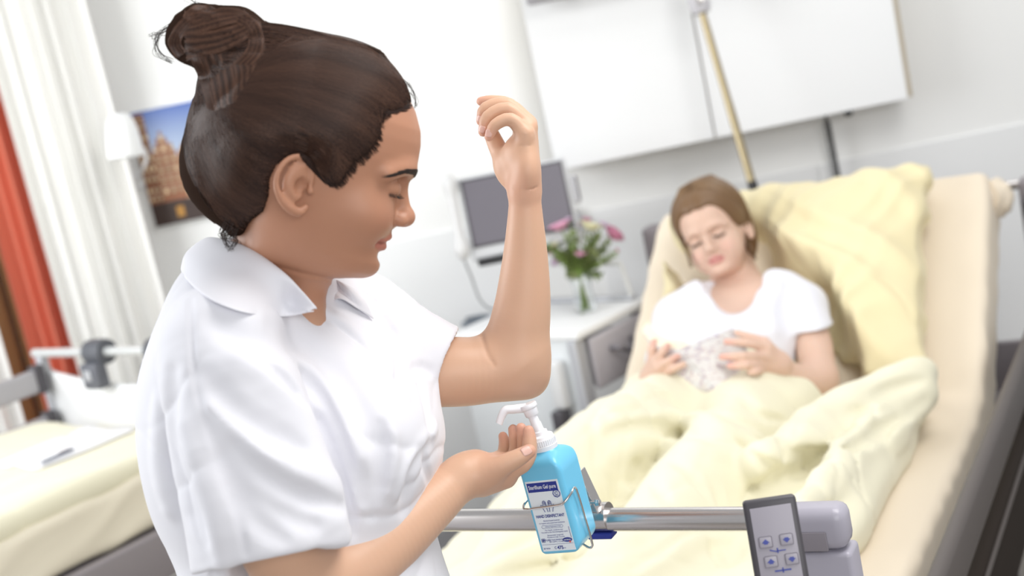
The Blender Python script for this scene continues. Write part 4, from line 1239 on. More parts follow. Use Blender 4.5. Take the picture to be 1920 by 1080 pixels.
    # scalp under the hair line is darker-haired skin: handled by the hair mesh; eyelid line
    lash = chain([(.0890, .0175, -.0125), (.0935, .0240, -.0143), (.0925, .0330, -.0162), (.0820, .0435, -.0163)], .0001, 4)
    q = np.full(len(co), 1.0); q[near_h] = lash(Ls[near_h])
    blend(np.clip((.0022 - q) / .001, 0, 1) * .85, (.09, .05, .04))
    set_tint(body, np.clip(col, 0, 1))
    # nails
    M_nail = mat('nail', (.72, .45, .38), .25)
    for (b_, t_, w_, z_) in (((917, 243), (915, 257), .0040, 1.60), ((905, 236), (901, 248), .0044, 1.60), ((900, 217), (897, 228), .0042, 1.60), ((979, 849), (995, 841), .0054, 1.5)):
        pb_, pt_ = trace(sd, *b_), trace(sd, *t_)
        if pb_ is None or pt_ is None or np.linalg.norm(pb_ - pt_) > .02: continue
        h_ = sd.bvh.find_nearest(Vector((pb_ + pt_) / 2)); nail('fingernail', pb_, pt_, np.array(h_[1]), w_, M_nail, body)
    # ---------------- hair
    hl = [nl(*q) for q in ((776, 186), (764, 198), (744, 206), (722, 208), (711, 214), (707, 230), (707, 252), (699, 272), (684, 288), (664, 304), (652, 320), (640, 336), (625, 344), (608, 337), (596, 318), (586, 300), (566, 288), (540, 292), (520, 308), (510, 335), (508, 365), (496, 392), (470, 412), (452, 430), (430, 436), (380, 440), (300, 400), (280, 200), (300, 20), (600, 0), (800, 20), (830, 150))]
    hp = poly2d(hl)
    headonly = SDF(); headonly.u(NH.fn(ell((-.008, 0, .028), (.098, .0735, .088)))).u(NH.fn(face_loft), .02)
    headonly.u(chain([P(545, 330, 1.485), P(532, 430, 1.50), P(514, 510, 1.515)], [.050, .052, .053], 4), .03)
    hn = wav(51, 14, 5)
    def cap_fn(p):
        l = NH.l(p); q = hp(l[:, 0], l[:, 2])
        T = .0115 + .009 * np.clip((-l[:, 0] - .02) / .07, 0, 1)
        e_ = np.clip(-q / .045, 0, 1); th = T * e_ * (2 - e_) * .97 + .0005
        return np.maximum(headonly.ev(p) - th, q * .8)
    hs = SDF().u(cap_fn)
    # loose low mass at the back of the head
    hs.u(chain([P(410, 225, 1.47), P(398, 300, 1.47), P(412, 355, 1.475), P(440, 395, 1.48)], [.026, .034, .030, .016], 4), .03)
    # column and bun
    hs.u(chain([P(452, 190, 1.47), P(428, 160, 1.465), P(416, 120, 1.46), P(410, 95, 1.46)], [.030, .026, .027, .030], 4), .015)
    hs.u(ell(P(436, 68, 1.455), (.036, .034, .030), (R_, F_, U_)), .010)
    hs.u(ell(P(392, 70, 1.455), (.036, .030, .027), (R_, F_, U_)), .010)
    hs.u(chain([P(395, 32, 1.46), P(365, 32, 1.45), P(340, 50, 1.445), P(328, 78, 1.445), P(345, 100, 1.445), P(378, 104, 1.44)], [.010, .013, .012, .010, .010, .012], 4), .006)
    hs.u(chain([P(352, 30, 1.47), P(375, 22, 1.465), P(398, 26, 1.46)], [.008, .010, .010], 3), .006)
    hs.u(chain([P(470, 132, 1.445), P(485, 100, 1.44), P(480, 62, 1.44), P(455, 35, 1.445), P(415, 30, 1.45)], [.010, .013, .013, .012, .010], 4), .008)
    hs.u(chain([P(470, 60, 1.43), P(440, 95, 1.425), P(400, 100, 1.43), P(370, 85, 1.435)], [.010, .012, .011, .010], 4), .008)
    hs.u(chain([P(450, 150, 1.435), P(430, 120, 1.43), P(390, 110, 1.435)], [.012, .013, .010], 3), .008)
    hb = ridge(55, R_ * .5 + U_ * .85, 60, .9, 1.2); c_b = P(410, 75, 1.455)
    hs.d(lambda p: -.0012 * hn(p) - .0035 * (hb(p) - .4) * np.clip(1.6 - np.linalg.norm(p - c_b, axis=1) / .05, 0, 1), 0)
    hm = hs.mesh('hair', *bounds_of([P(290, 0, 1.34), P(800, 0, 1.34), P(290, 460, 1.34), P(800, 460, 1.6), P(290, 0, 1.62), P(800, 0, 1.62), P(290, 460, 1.62)]), .0026)
    hair = link_mesh('hair', hm, M_hairN, root)
    # strands swept from the hair line to the base of the bun
    G = [[(774, 192), (745, 136), (695, 100), (620, 80), (560, 82), (505, 96), (474, 120)], [(765, 204), (722, 165), (660, 138), (600, 124), (545, 122), (500, 128), (468, 140)],
         [(736, 226), (690, 190), (630, 165), (565, 150), (520, 148), (485, 150), (458, 156)], [(716, 262), (670, 228), (612, 198), (552, 180), (508, 172), (475, 170), (448, 168)],
         [(690, 298), (650, 268), (592, 232), (532, 208), (492, 195), (462, 186), (438, 180)], [(655, 336), (625, 303), (580, 263), (522, 232), (480, 213), (450, 200), (426, 190)],
         [(632, 344), (588, 290), (540, 260), (492, 234), (455, 218), (432, 205), (414, 195)], [(560, 290), (522, 280), (480, 262), (447, 240), (428, 224), (415, 210), (406, 198)],
         [(522, 318), (490, 312), (455, 288), (426, 255), (412, 235), (403, 215), (398, 200)], [(508, 368), (470, 350), (430, 318), (402, 280), (393, 250), (390, 225), (392, 204)],
         [(484, 402), (440, 383), (405, 345), (384, 300), (378, 265), (380, 235), (388, 208)], [(446, 428), (410, 393), (386, 350), (373, 300), (369, 260), (371, 230), (384, 206)]]
    G = np.array(G, float); rg = np.random.RandomState(9); NS = 6500; K = 26
    u = rg.uniform(0, len(G) - 1.001, NS); i = u.astype(int); f = (u - i)[:, None, None]
    gl = G[i] * (1 - f) + G[i + 1] * f
    tt = np.linspace(0, 1, 7); ts = np.linspace(0, 1, K)
    pp = np.zeros((NS, K, 2))
    W = np.zeros((K, 7))                     # cubic interpolation weights through the guide points
    for k in range(7):
        e = [0.0] * 7; e[k] = 1.0
        cm, _ = catmull([np.array([x]) for x in e], [0] * 7, 8)
        W[:, k] = np.interp(ts, np.linspace(0, 1, len(cm)), [q[0] for q in cm])
    gl = gl + rg.normal(0, 3.4, (NS, 7, 2)) + rg.normal(0, 5, (160, 7, 2))[rg.randint(0, 160, NS)]
    pp = np.einsum('kj,njc->nkc', W, gl)
    st = rg.uniform(0, .45, NS) ** 1.5; en = np.clip(st + rg.uniform(.4, 1, NS), 0, 1)
    tq = st[:, None] + (en - st)[:, None] * np.linspace(0, 1, K)[None]
    fi = tq * (K - 1); i0 = np.clip(fi.astype(int), 0, K - 2); ff = (fi - i0)[..., None]
    pp = np.take_along_axis(pp, i0[..., None], 1) * (1 - ff) + np.take_along_axis(pp, i0[..., None] + 1, 1) * ff
    pp[..., 1] += (np.sin(tq * 9 + rg.uniform(0, 6, NS)[:, None]) * 1.2)
    w3, hit = trace_many(hs, pp[..., 0].ravel(), pp[..., 1].ravel(), 1.25, .0006)
    w3 = w3.reshape(NS, K, 3); ok = hit.reshape(NS, K).all(1) & (np.abs(np.diff(w3 @ F_, axis=1)).max(1) < .02); w3 = w3[ok]
    tone = (np.sin(u[ok] * 6 + 2 * np.sin(u[ok] * 2.3)) * .2 + np.sin(u[ok] * 37 + 5 * np.sin(u[ok] * 5)) * .2 + .5) * .55 + rg.rand(ok.sum()) * .45
    tinted_strands('hair_strands', w3, .00050, .00034, M_strN, hair, tone)
    # the same combing over the crown and the far side, from the hair line to the bun base
    H0 = np.array([(.084, .0, .080), (.082, .025, .075), (.074, .045, .060), (.064, .058, .040), (.052, .065, .015), (.036, .070, -.005), (.012, .072, -.005), (-.015, .074, -.012), (-.04, .066, -.045), (-.062, .045, -.075), (-.075, .02, -.085)])
    E0 = NH.l(P(440, 172, 1.468)); paths = []; tn = []
    for _ in range(3600):
        q = rg.rand() * (len(H0) - 1.001); i_ = int(q); st_ = H0[i_] * (1 - q + i_) + H0[i_ + 1] * (q - i_); sg = 1 if rg.rand() < .6 else -1
        st_ = st_ * [1, sg, 1] + rg.normal(0, .0015, 3); en_ = E0 + [rg.normal(0, .008), sg * abs(rg.normal(0, .008)), rg.normal(0, .006)]
        c0 = np.array([-.01, 0, .01]); a_ = st_ - c0; b_ = en_ - c0; la_, lb_ = np.linalg.norm(a_), np.linalg.norm(b_); om = math.acos(np.clip(a_ @ b_ / la_ / lb_, -1, 1)); t0_ = rg.rand() * .5; t1_ = min(1, t0_ + .35 + rg.rand() * .5)
        pth = []
        for t in np.linspace(t0_, t1_, 16):
            d_ = (math.sin((1 - t) * om) * a_ / la_ + math.sin(t * om) * b_ / lb_) / max(math.sin(om), 1e-3)
            pth.append(push_out(hs, NH.w(c0 + d_ * (.115 + .01 * t)), .0005))
        pth = np.array(pth)
        if np.linalg.norm(np.diff(pth, axis=0), axis=1).max() < .03: paths.append(pth); tn.append(.5 * (math.sin(q * 19) * .5 + .5) + .5 * rg.rand())
    tinted_strands('crown_strands', paths, .00048, .00034, M_strN, hair, np.array(tn))
    # fine short hairs softening the hair line
    hlpx = np.array([(772, 188), (760, 201), (742, 208), (724, 210), (711, 218), (707, 236), (706, 254), (698, 274), (682, 290), (663, 306), (651, 322), (639, 337), (624, 346), (608, 339), (596, 320), (586, 302)], float)
    both = SDF(); fine = []; tn = []
    for _ in range(2600):
        q = rg.rand() * (len(hlpx) - 1.001); i_ = int(q); c_ = hlpx[i_] * (1 - q + i_) + hlpx[i_ + 1] * (q - i_)
        d_ = np.array([446.0, 176.0]) - c_; d_ /= np.linalg.norm(d_)
        if 3 < q < 11: d_ = d_ * .8 + np.array([-.15, -.5]); d_ /= np.linalg.norm(d_)
        s_ = c_ - d_ * 15 * rg.rand() ** 2.5 + rg.normal(0, 1.5, 2); L_ = rg.uniform(22, 55); pth = []
        for t in np.linspace(0, 1, 8):
            R = ray(*(s_ + d_ * L_ * t)); o = Vector(CAM + R * 1.25); h1 = hs.bvh.ray_cast(o, Vector(R)); h2 = sd.bvh.ray_cast(o, Vector(R))
            c2 = [h for h in (h1, h2) if h[0] is not None]
            if not c2: break
            h = min(c2, key=lambda k_: k_[3]); n_ = np.array(h[1]); n_ = n_ if n_ @ R < 0 else -n_
            pth.append(np.array(h[0]) + n_ * .0004)
        if len(pth) == 8: fine.append(np.array(pth)); tn.append(rg.rand() * .6)
    tinted_strands('hairline_hairs', fine, .00018, .00042, M_strN, hair, np.array(tn))
    # strands of the column and the bun
    BG = [[[(392, 204), (378, 160), (362, 120), (352, 96)], [(402, 206), (392, 160), (380, 125), (372, 100)]], [[(405, 206), (396, 160), (386, 125), (380, 104)], [(440, 190), (440, 155), (436, 125), (428, 104)]],
          [[(440, 190), (442, 155), (440, 125), (436, 104)], [(474, 130), (478, 118), (470, 108), (455, 100)]],
          [[(352, 112), (372, 106), (410, 98), (450, 80), (480, 60)], [(350, 60), (380, 62), (420, 55), (450, 45), (470, 36)]], [[(345, 66), (375, 60), (410, 50), (450, 38), (465, 30)], [(372, 30), (395, 22), (420, 16), (445, 20), (460, 26)]],
          [[(474, 122), (490, 100), (494, 74), (484, 44), (455, 22)], [(440, 120), (462, 100), (468, 74), (455, 48), (425, 34)]],
          [[(392, 26), (362, 26), (332, 50), (318, 80), (330, 108)], [(395, 44), (368, 44), (348, 60), (338, 80), (348, 96)]], [[(346, 34), (352, 22), (372, 14), (392, 16), (410, 22)], [(352, 40), (360, 32), (372, 26), (390, 28), (405, 34)]]]
    out = []; bq = []
    for (g0, g1) in BG:
        a0 = np.array(g0, float); a1 = np.array(g1, float); m_ = len(a0)
        for _ in range(420):
            q = rg.rand(); bq.append(q); gp = a0 * (1 - q) + a1 * q + rg.normal(0, 1.6, (m_, 2))
            cm, _r = catmull(list(gp), [0] * m_, 6)
            cm = np.array(cm); out.append(np.stack([np.interp(np.linspace(0, 1, 18), np.linspace(0, 1, len(cm)), cm[:, c]) for c in (0, 1)], -1))
    out = np.array(out); w3, hit = trace_many(hs, out[..., 0].ravel(), out[..., 1].ravel(), 1.25, .0006)
    w3 = w3.reshape(out.shape[0], 18, 3); ok = hit.reshape(-1, 18).all(1) & (np.abs(np.diff(w3 @ F_, axis=1)).max(1) < .02)
    tinted_strands('bun_strands', w3[ok], .00048, .00032, M_strN, hair, .15 + .45 * rg.rand(ok.sum()) + .5 * (np.sin(np.array(bq)[ok] * 21) * .5 + .5))
    # flyaway hairs: bun edge, nape curls
    for nm, sets in (('bun_wisps', (([(352, 60), (320, 50), (296, 70), (298, 100), (322, 116)], 12), ([(340, 46), (312, 55), (292, 62), (286, 66), (280, 68)], 6))),
                     ('bun_flyaways', (([(385, 24), (376, 12), (366, 4), (356, 0), (348, -6)], 5),)),
                     ('nape_curls', (([(440, 415), (432, 432), (420, 440), (424, 455), (434, 468)], 14), ([(430, 405), (420, 424), (414, 440), (428, 446), (440, 440)], 14), ([(445, 420), (438, 440), (444, 452), (436, 464), (428, 470)], 14))),
                     ('forehead_wisps', (([(756, 152), (768, 164), (778, 178), (781, 190), (780, 200)], 7),))):
        fly = []
        for pts, n_ in sets:
            for _ in range(n_):
                a0 = np.array(pts, float) + rg.normal(0, 3.0, (5, 2)) + rg.normal(0, 2, 2); cm, _r = catmull(list(a0), [0] * 5, 5); cm = np.array(cm)
                cm = np.stack([np.interp(np.linspace(0, 1, 20), np.linspace(0, 1, len(cm)), cm[:, c]) for c in (0, 1)], -1)
                z = 1.46 + rg.normal(0, .008); fly.append([P(x, y, z) for x, y in cm])
        tinted_strands(nm, fly, .00034, .00020, M_strN, hair, rg.rand(len(fly)) * .5)
    # hair tie
    b = MB(); c0 = [P(488, 100, 1.43), P(478, 118, 1.428), P(462, 132, 1.432)]
    b.tube([P(500, 92, 1.45), P(494, 90, 1.432), P(484, 100, 1.424), P(470, 112, 1.424)], .0022, 8, smooth=4); b.build('hair_tie', mat('hair_tie_black', (.015, .014, .018), .6), hair)
    # ---------------- brows and lashes
    def surf(l, lift=.0004):
        l = np.array(l, float); d = np.array([l[0] - .02, l[1], 0]); d /= np.linalg.norm(d)
        o = NH.w(l + d * .03); wdir = -(d @ NH.A)
        h = sd.bvh.ray_cast(Vector(o), Vector(wdir), .07)
        return push_out(sd, NH.w(l), lift) if h[0] is None else np.array(h[0]) - wdir * lift
    br = []
    for sgn in (-1, 1):
        for _ in range(420):
            q = rg.rand(); th = .0044 * (1 - q * .7) * (0.55 + .45 * min(1, q * 8))
            x = np.interp(q, [0, .35, .7, 1], [.1015, .0945, .083, .070]); y = np.interp(q, [0, .35, .7, 1], [.0085, .021, .037, .049]); z = np.interp(q, [0, .35, .7, 1], [.0095, .0130, .0120, .0030])
            p0 = np.array([x, sgn * y, z + rg.uniform(-1, 1) * th]); dl = np.array([-.004, sgn * .005, .0012 - .004 * q]) * rg.uniform(.6, 1.1)
            a_, b_ = surf(p0, .0003), surf(p0 + dl * .5, .0006); c_ = surf(p0 + dl, .0004); br.append([a_, b_, c_])
    strands('eyebrows', br, .00030, .00012, mat('brow_hair', (.022, .012, .009), .5), body)
    la = []
    for sgn in (-1, 1):
        for _ in range(60):
            q = rg.rand(); x = np.interp(q, [0, .33, .66, 1], [.0890, .0935, .0925, .0820]); y = np.interp(q, [0, .33, .66, 1], [.0175, .0240, .0330, .0435]); z = np.interp(q, [0, .33, .66, 1], [-.0125, -.0143, -.0162, -.0163])
            p0 = surf((x, sgn * y, z), 0); d = NH.A[0] * (.0075 - .002 * abs(q - .5)) + NH.A[1] * sgn * (.005 * (q - .3)) - NH.A[2] * .0035
            d2 = d * 1.0 + NH.A[2] * .0030
            la.append([p0, p0 + d * .5, p0 + d2])
    strands('eyelashes', la, .00016, .00005, mat('lash', (.01, .008, .007), .5), body)
    return root, sd, body
def bounds_of(pts, pad=0.0):
    a = np.array(pts); return a.min(0) - pad, a.max(0) + pad
NROOT, NSD, NBODY = nurse()

# ================================================================ uniform of the nurse
def fold(sd, bvh_sdf, pts, r, h, k=.012, ridge_=True, z0=1.0, taper=True):
    """a crease (ridge or valley) laid along surface points found under the given pixels"""
    qs, _ = catmull([np.array(q, float) for q in pts], [0] * len(pts), 8)
    L = [0.0]
    for i in range(1, len(qs)): L.append(L[-1] + float(np.linalg.norm(qs[i] - qs[i - 1])))
    n = max(3, int(L[-1] / 12)); step = L[-1] / n; runs = [[]]
    for i in range(n + 1):
        q = [np.interp(step * i, L, [w[c] for w in qs]) for c in (0, 1)]
        R = ray(*q); hit = bvh_sdf.bvh.ray_cast(Vector(CAM + R * z0), Vector(R))
        if hit[0] is None: runs.append([]); continue
        p = np.array(hit[0]); nn = np.array(hit[1]); nn = nn if nn @ R < 0 else -nn
        if runs[-1] and np.linalg.norm(p - runs[-1][-1][0]) > 4 * step * ((p - CAM) @ F_) / FPX: runs.append([])
        runs[-1].append((p, nn, i / n))
    sg = -1 if ridge_ else 1
    for run in runs:
        if len(run) < 3: continue
        e = [min(1.0, min(t, 1 - t) * 5) if taper else 1.0 for _, _, t in run]
        m = len(run); e = [min(x, .15 + min(j, m - 1 - j) / 2.0) for j, x in enumerate(e)]
        rs = [r * (.5 + .5 * x) for x in e]; hh = [h * (.1 + .9 * x) for x in e]
        C = [p + nn * sg * (rr - x) for (p, nn, _), rr, x in zip(run, rs, hh)]
        (sd.u if ridge_ else sd.s)(chain(C, rs, 0), k)

def uniform():
    UT = U_ * .985 - R_ * .17; UT /= np.linalg.norm(UT)
    LT = R_ * .50 + F_ * .866; LT -= UT * (LT @ UT); LT /= np.linalg.norm(LT)
    FT = np.cross(LT, UT); AX = (FT, LT, UT)
    def base(sd):
        sd.u(ell(P(524, 712, 1.56), (.100, .155, .165), AX))
        sd.u(chain([P(420, 650, 1.455), P(455, 585, 1.50), P(560, 592, 1.57), P(680, 608, 1.65)], [.060, .048, .042, .050], 4), .05)
        sd.u(ell(P(520, 860, 1.57), (.108, .158, .18), AX), .05)
        sd.u(ell(P(700, 812, 1.585), (.075, .095, .085), AX), .06)
        sd.u(ell(P(662, 845, 1.515), (.070, .07, .085), AX), .05)
        sd.u(ell(P(612, 1030, 1.57), (.100, .14, .17), AX), .05)
        sd.u(ell(P(600, 1240, 1.60), (.155, .19, .17), AX), .06)
        sd.u(ell(P(372, 815, 1.55), (.050, .08, .115), (R_, F_, U_ + R_ * .12)), .06)
        # near sleeve
        a = chain([P(422, 650, 1.425), P(440, 740, 1.41), P(466, 860, 1.40), P(496, 970, 1.40), P(524, 1100, 1.41)], [.066, .070, .074, .078, .082], 4)
        n = R_ * .205 - U_ * .97 - F_ * .12
        hp = P(517, 1047, 1.335)
        sd.u(imax(a, plane(hp, n), .004), .009)
        # far sleeve
        b = chain([P(680, 630, 1.65), P(760, 655, 1.66), P(845, 688, 1.668), P(920, 700, 1.67)], [.060, .052, .0480, .048], 3)
        n2 = R_ * .915 - U_ * .40
        sd.u(imax(b, plane(P(833, 682, 1.66), n2), .004), .03)
        # openings
        c = chain([P(500, 930, 1.405), P(512, 1000, 1.405), P(540, 1130, 1.41)], [.045, .058, .068], 3)
        sd.s(c, .004)
        c2 = chain([P(780, 665, 1.662), P(845, 688, 1.668), P(930, 701, 1.67)], [.0425, .0425, .0425], 3)
        sd.s(imax(c2, plane(P(808, 672, 1.66), -n2), .01), .003)
        nk = chain([P(535, 400, 1.495), P(515, 500, 1.515), P(495, 565, 1.535)], [.052, .052, .048], 3)
        sd.s(nk, .006)
        sd.s(chain([P(585, 500, 1.49), P(598, 548, 1.475), P(604, 585, 1.47)], [.026, .013, .004], 3), .006)
    b0 = SDF(); base(b0)
    B0_, B1_ = bounds_of([P(230, 440, 1.25), P(880, 440, 1.80), P(230, 1260, 1.25), P(880, 1260, 1.8), P(880, 440, 1.3), P(230, 1260, 1.75), P(230, 440, 1.75), P(880, 1260, 1.3)])
    B0_[2] = max(B0_[2], .86)
    b0.mesh('tmp', B0_, B1_, .007)
    sd = SDF(); base(sd)
    later = []
    f = lambda pts, r, h, k=.012, up=True: fold(sd, b0, pts, r, h, k, up) if up else later.append((pts, r, h * 1.25, k * .8))
    # armhole valley in front of the near sleeve with its rolled crest
    f([(470, 660), (520, 690), (562, 730), (596, 785), (622, 850), (645, 925), (662, 1000)], .007, .008, .010, False)
    f([(455, 675), (505, 700), (545, 745), (575, 800), (600, 870), (625, 950), (640, 1010)], .016, .004, .022)
    f([(540, 655), (585, 690), (615, 740), (640, 810), (665, 880), (690, 950)], .012, .005, .018)
    f([(560, 690), (600, 740), (630, 800), (655, 870), (680, 940)], .006, .006, .010, False)
    # back seam of the sleeve and drag lines
    f([(356, 560), (360, 640), (366, 720), (388, 800), (420, 880), (445, 960), (460, 1040)], .0035, .0022, .006, False)
    f([(398, 790), (445, 850), (500, 895), (570, 930), (640, 950)], .009, .006, .018, False)
    f([(395, 765), (440, 815), (500, 860), (560, 890), (620, 910)], .012, .005, .018)
    f([(415, 860), (460, 920), (520, 960), (590, 985)], .008, .004, .016, False)
    f([(380, 700), (430, 760), (500, 810), (560, 840)], .008, .003, .018, False)
    f([(435, 910), (480, 975), (530, 1010)], .008, .004, .014, False)
    f([(325, 700), (318, 790), (330, 880), (350, 960)], .012, .004, .022, False)
    f([(300, 760), (300, 860), (318, 950)], .010, .003, .018)
    f([(350, 800), (372, 880), (398, 960), (412, 1050)], .010, .0045, .018)
    f([(335, 850), (352, 930), (380, 1010)], .008, .004, .016, False)
    # hems
    # front edge of the wrap and its drape
    f([(592, 584), (640, 615), (690, 658), (728, 702), (756, 752)], .0035, .0028, .004, False)
    f([(600, 575), (648, 606), (698, 650), (736, 694), (762, 744)], .006, .0022, .007)
    f([(520, 610), (580, 650), (630, 700), (670, 760), (700, 820)], .010, .003, .022, False)
    f([(400, 600), (460, 635), (520, 640), (570, 650)], .010, .003, .022, False)
    # gathers towards the side tie
    f([(712, 800), (716, 850), (712, 905), (708, 940)], .008, .005, .014, False)
    f([(728, 790), (735, 850), (728, 920)], .008, .004, .014)
    f([(762, 960), (772, 900), (790, 860), (812, 830)], .007, .004, .012, False)
    f([(745, 930), (770, 870), (800, 825), (816, 800)], .007, .004, .012)
    f([(806, 900), (800, 860), (812, 820)], .005, .003, .010, False)
    f([(680, 880), (690, 930), (700, 965)], .007, .004, .014, False)
    f([(785, 700), (800, 760), (806, 800)], .006, .003, .012, False)
    # far sleeve
    f([(724, 600), (744, 640), (752, 690), (745, 740)], .007, .0045, .014, False)
    f([(700, 590), (716, 580), (700, 560), (682, 548)], .003, .002, .006, False)
    f([(760, 700), (786, 690), (806, 696)], .006, .003, .012, False)
    b1 = SDF(); b1.ops = list(sd.ops); b1.mesh('tmp', B0_, B1_, .006)
    for (pts_, r_, h_, k_) in later: fold(sd, b1, pts_, r_, h_, k_, False)
    cr1 = crease(73, FT * .8 + UT * .5, 13, 1.0, 4); cr2 = crease(74, UT * .9 - FT * .3, 11, 1.2, 4)
    sd.d(lambda p, w=wav(71, 7.0, 6): -.0022 * w(p) + .0022 * cr1(p) + .0022 * cr2(p), 0)
    me = sd.mesh('tunic', B0_, B1_, .0028)
    tunic = link_mesh('tunic', me, M_cloth, NROOT)
    # buttonless collar: one folded sheet round the neck
    def on(px, py, off, zf):
        """on the tunic under this pixel, lifted by off; zf where the tunic is hidden"""
        R = ray(px, py); h = sd.bvh.ray_cast(Vector(CAM + R * 1.1), Vector(R))
        z = zf if h[0] is None else min(zf + .03, (np.array(h[0]) - CAM) @ F_ - off) if zf < 1.58 or px > 590 else zf
        return P(px, py, z)
    inner = [P(594, 580, 1.440), P(566, 552, 1.443), P(530, 522, 1.455), P(474, 489, 1.468), P(434, 470, 1.49), P(412, 464, 1.535), P(440, 485, 1.585), P(500, 510, 1.60), P(560, 525, 1.595), P(599, 545, 1.575), P(612, 592, 1.545)]
    top = [P(592, 579, 1.438), P(563, 546, 1.437), P(530, 512, 1.438), P(478, 474, 1.450), P(432, 453, 1.48), P(390, 446, 1.53), P(430, 460, 1.60), P(500, 490, 1.615), P(568, 508, 1.61), P(604, 514, 1.59), on(634, 560, .012, 1.60)]
    mid = [P(580, 584, 1.436), on(545, 568, .012, 1.43), on(505, 548, .016, 1.43), on(445, 518, .020, 1.44), P(385, 490, 1.455), P(350, 474, 1.53), P(400, 470, 1.625), P(500, 500, 1.64), P(590, 520, 1.635), on(640, 530, .014, 1.62), on(672, 580, .010, 1.61)]
    out = [P(591, 583, 1.437), on(530, 594, .004, 1.42), on(465, 588, .005, 1.41), on(402, 566, .008, 1.42), on(358, 534, .012, 1.45), P(342, 503, 1.53), P(400, 520, 1.640), P(510, 520, 1.66), P(620, 530, 1.66), on(672, 548, .006, 1.65), on(702, 600, .004, 1.63)]
    rows = [inner, top, mid, out]
    nC = 60; grid = []
    for r_ in rows:
        cm, _ = catmull(r_, [0] * len(r_), 6); grid.append(np.array(cm))
    nU = len(grid[0]); G = np.array(grid)    # 4 x nU
    nv = 18; rowsf = []
    for j in range(nv + 1):
        t = j / nv * 3; col = []
        for i in range(nU):
            cm = G[:, i]
            k = min(int(t), 2); f_ = t - k; a = cm[max(k - 1, 0)]; b_ = cm[k]; c_ = cm[k + 1]; d_ = cm[min(k + 2, 3)]
            col.append(.5 * (2 * b_ + (c_ - a) * f_ + (2 * a - 5 * b_ + 4 * c_ - d_) * f_ ** 2 + (3 * b_ - a - 3 * c_ + d_) * f_ ** 3))
        rowsf.append(col)
    cb = MB(); cb.sheet(lambda u, v: rowsf[int(round(v * nv))][int(round(u * (nU - 1)))], nU - 1, nv)
    co = cb.build('collar', M_cloth, NROOT, sharp=None)
    q = co.modifiers.new('solid', 'SOLIDIFY'); q.thickness = .0022; q.offset = 0
    q = co.modifiers.new('sub', 'SUBSURF'); q.levels = 1; q.render_levels = 1
    return sd
UNI = uniform()

def lower_body():
    """white trousers and shoes below the tunic, standing on the floor"""
    hip = P(600, 1200, 1.59); fl = lambda d, e: np.array([hip[0], hip[1], 0]) + R_ * [1, 1, 0] * d + F_ * [1, 1, 0] * e
    sd = SDF(); sd.u(ell(hip - ZV * .06, (.15, .17, .14), (R_, F_, U_)))
    for e in (-.09, .09):
        sd.u(chain([hip + F_ * [1, 1, 0] * e - ZV * .05, fl(.03, e) + ZV * .50, fl(.0, e) + ZV * .09], [.10, .068, .055], 4), .05)
    lo = fl(-.3, 0) + [-.15, -.3, .04]; hi = fl(.3, 0) + [.15, .3, hip[2] + .05]
    sd.i(plane(fl(0, 0) + ZV * (hip[2] - .02), ZV)).i(plane(fl(0, 0) + ZV * .06, -ZV))
    link_mesh('trousers', sd.mesh('trousers', np.minimum(lo, hi), np.maximum(lo, hi), .009), M_cloth, NROOT)
    for e in (-.09, .09):
        c = fl(.03, e); r = R_ * [1, 1, 0]; r = r / np.linalg.norm(r); q = np.cross(ZV, r)
        s = SDF().u(ell(c + ZV * .035, (.125, .045, .034), (r, q, ZV))).u(ell(c - r * .05 + ZV * .06, (.055, .042, .05), (r, q, ZV)), .03).i(plane(c + ZV * .002, -ZV))
        link_mesh('shoe', s.mesh('shoe', c - [.18, .18, .01], c + [.18, .18, .13], .006), mat('white_shoe', (.75, .75, .76), .5), NROOT)
lower_body()

# ================================================================ dispenser bottle on the rail
M_gel = mat('blue_gel_bottle', (.17, .57, .83), .30, sss=.0, coat=.15, spec=.5)
M_navy = mat('navy_print', (.02, .035, .27), .5)
M_label = mat('label_white', (.80, .86, .90), .5)
M_pump = mat('white_pump_plastic', (.82, .83, .87), .35)
def text_mesh(name, s, o, ax, ay, size, m, parent, align='LEFT', width=None, bold=0.0, shear=0):
    """lettering: built with Blender's own font, turned into a mesh lying on a surface"""
    cu = bpy.data.curves.new(name, 'FONT'); cu.body = s; cu.size = 1.0; cu.align_x = align; cu.offset = bold; cu.shear = shear; cu.extrude = 0.0
    ob = bpy.data.objects.new(name, cu); COL.objects.link(ob)
    dg = bpy.context.evaluated_depsgraph_get(); me = bpy.data.meshes.new_from_object(ob.evaluated_get(dg))
    bpy.data.objects.remove(ob, do_unlink=True); bpy.data.curves.remove(cu)
    co = get_co(me)
    if len(co) == 0: return None
    w = co[:, 0].max() - co[:, 0].min(); sx = size if width is None else width / max(w, 1e-6)
    v = np.asarray(o) + np.outer(co[:, 0] * sx, ax) + np.outer(co[:, 1] * size, ay)
    me.vertices.foreach_set('co', v.astype(np.float32).ravel()); me.update()
    me.materials.clear(); me.name = name
    return link_mesh(name, me, m, parent, smooth=False)
def merge_meshes(name, objs, m, parent):
    """several pieces of one print become one mesh"""
    V = []; F = []; b = 0
    for o in objs:
        if o is None: continue
        me = o.data; co = get_co(me); V.append(co); F += [tuple(i + b for i in p.vertices) for p in me.polygons]; b += len(co)
        bpy.data.objects.remove(o, do_unlink=True)
    return link_mesh(name, mesh_arrays(name, np.concatenate(V), F), m, parent, smooth=False)

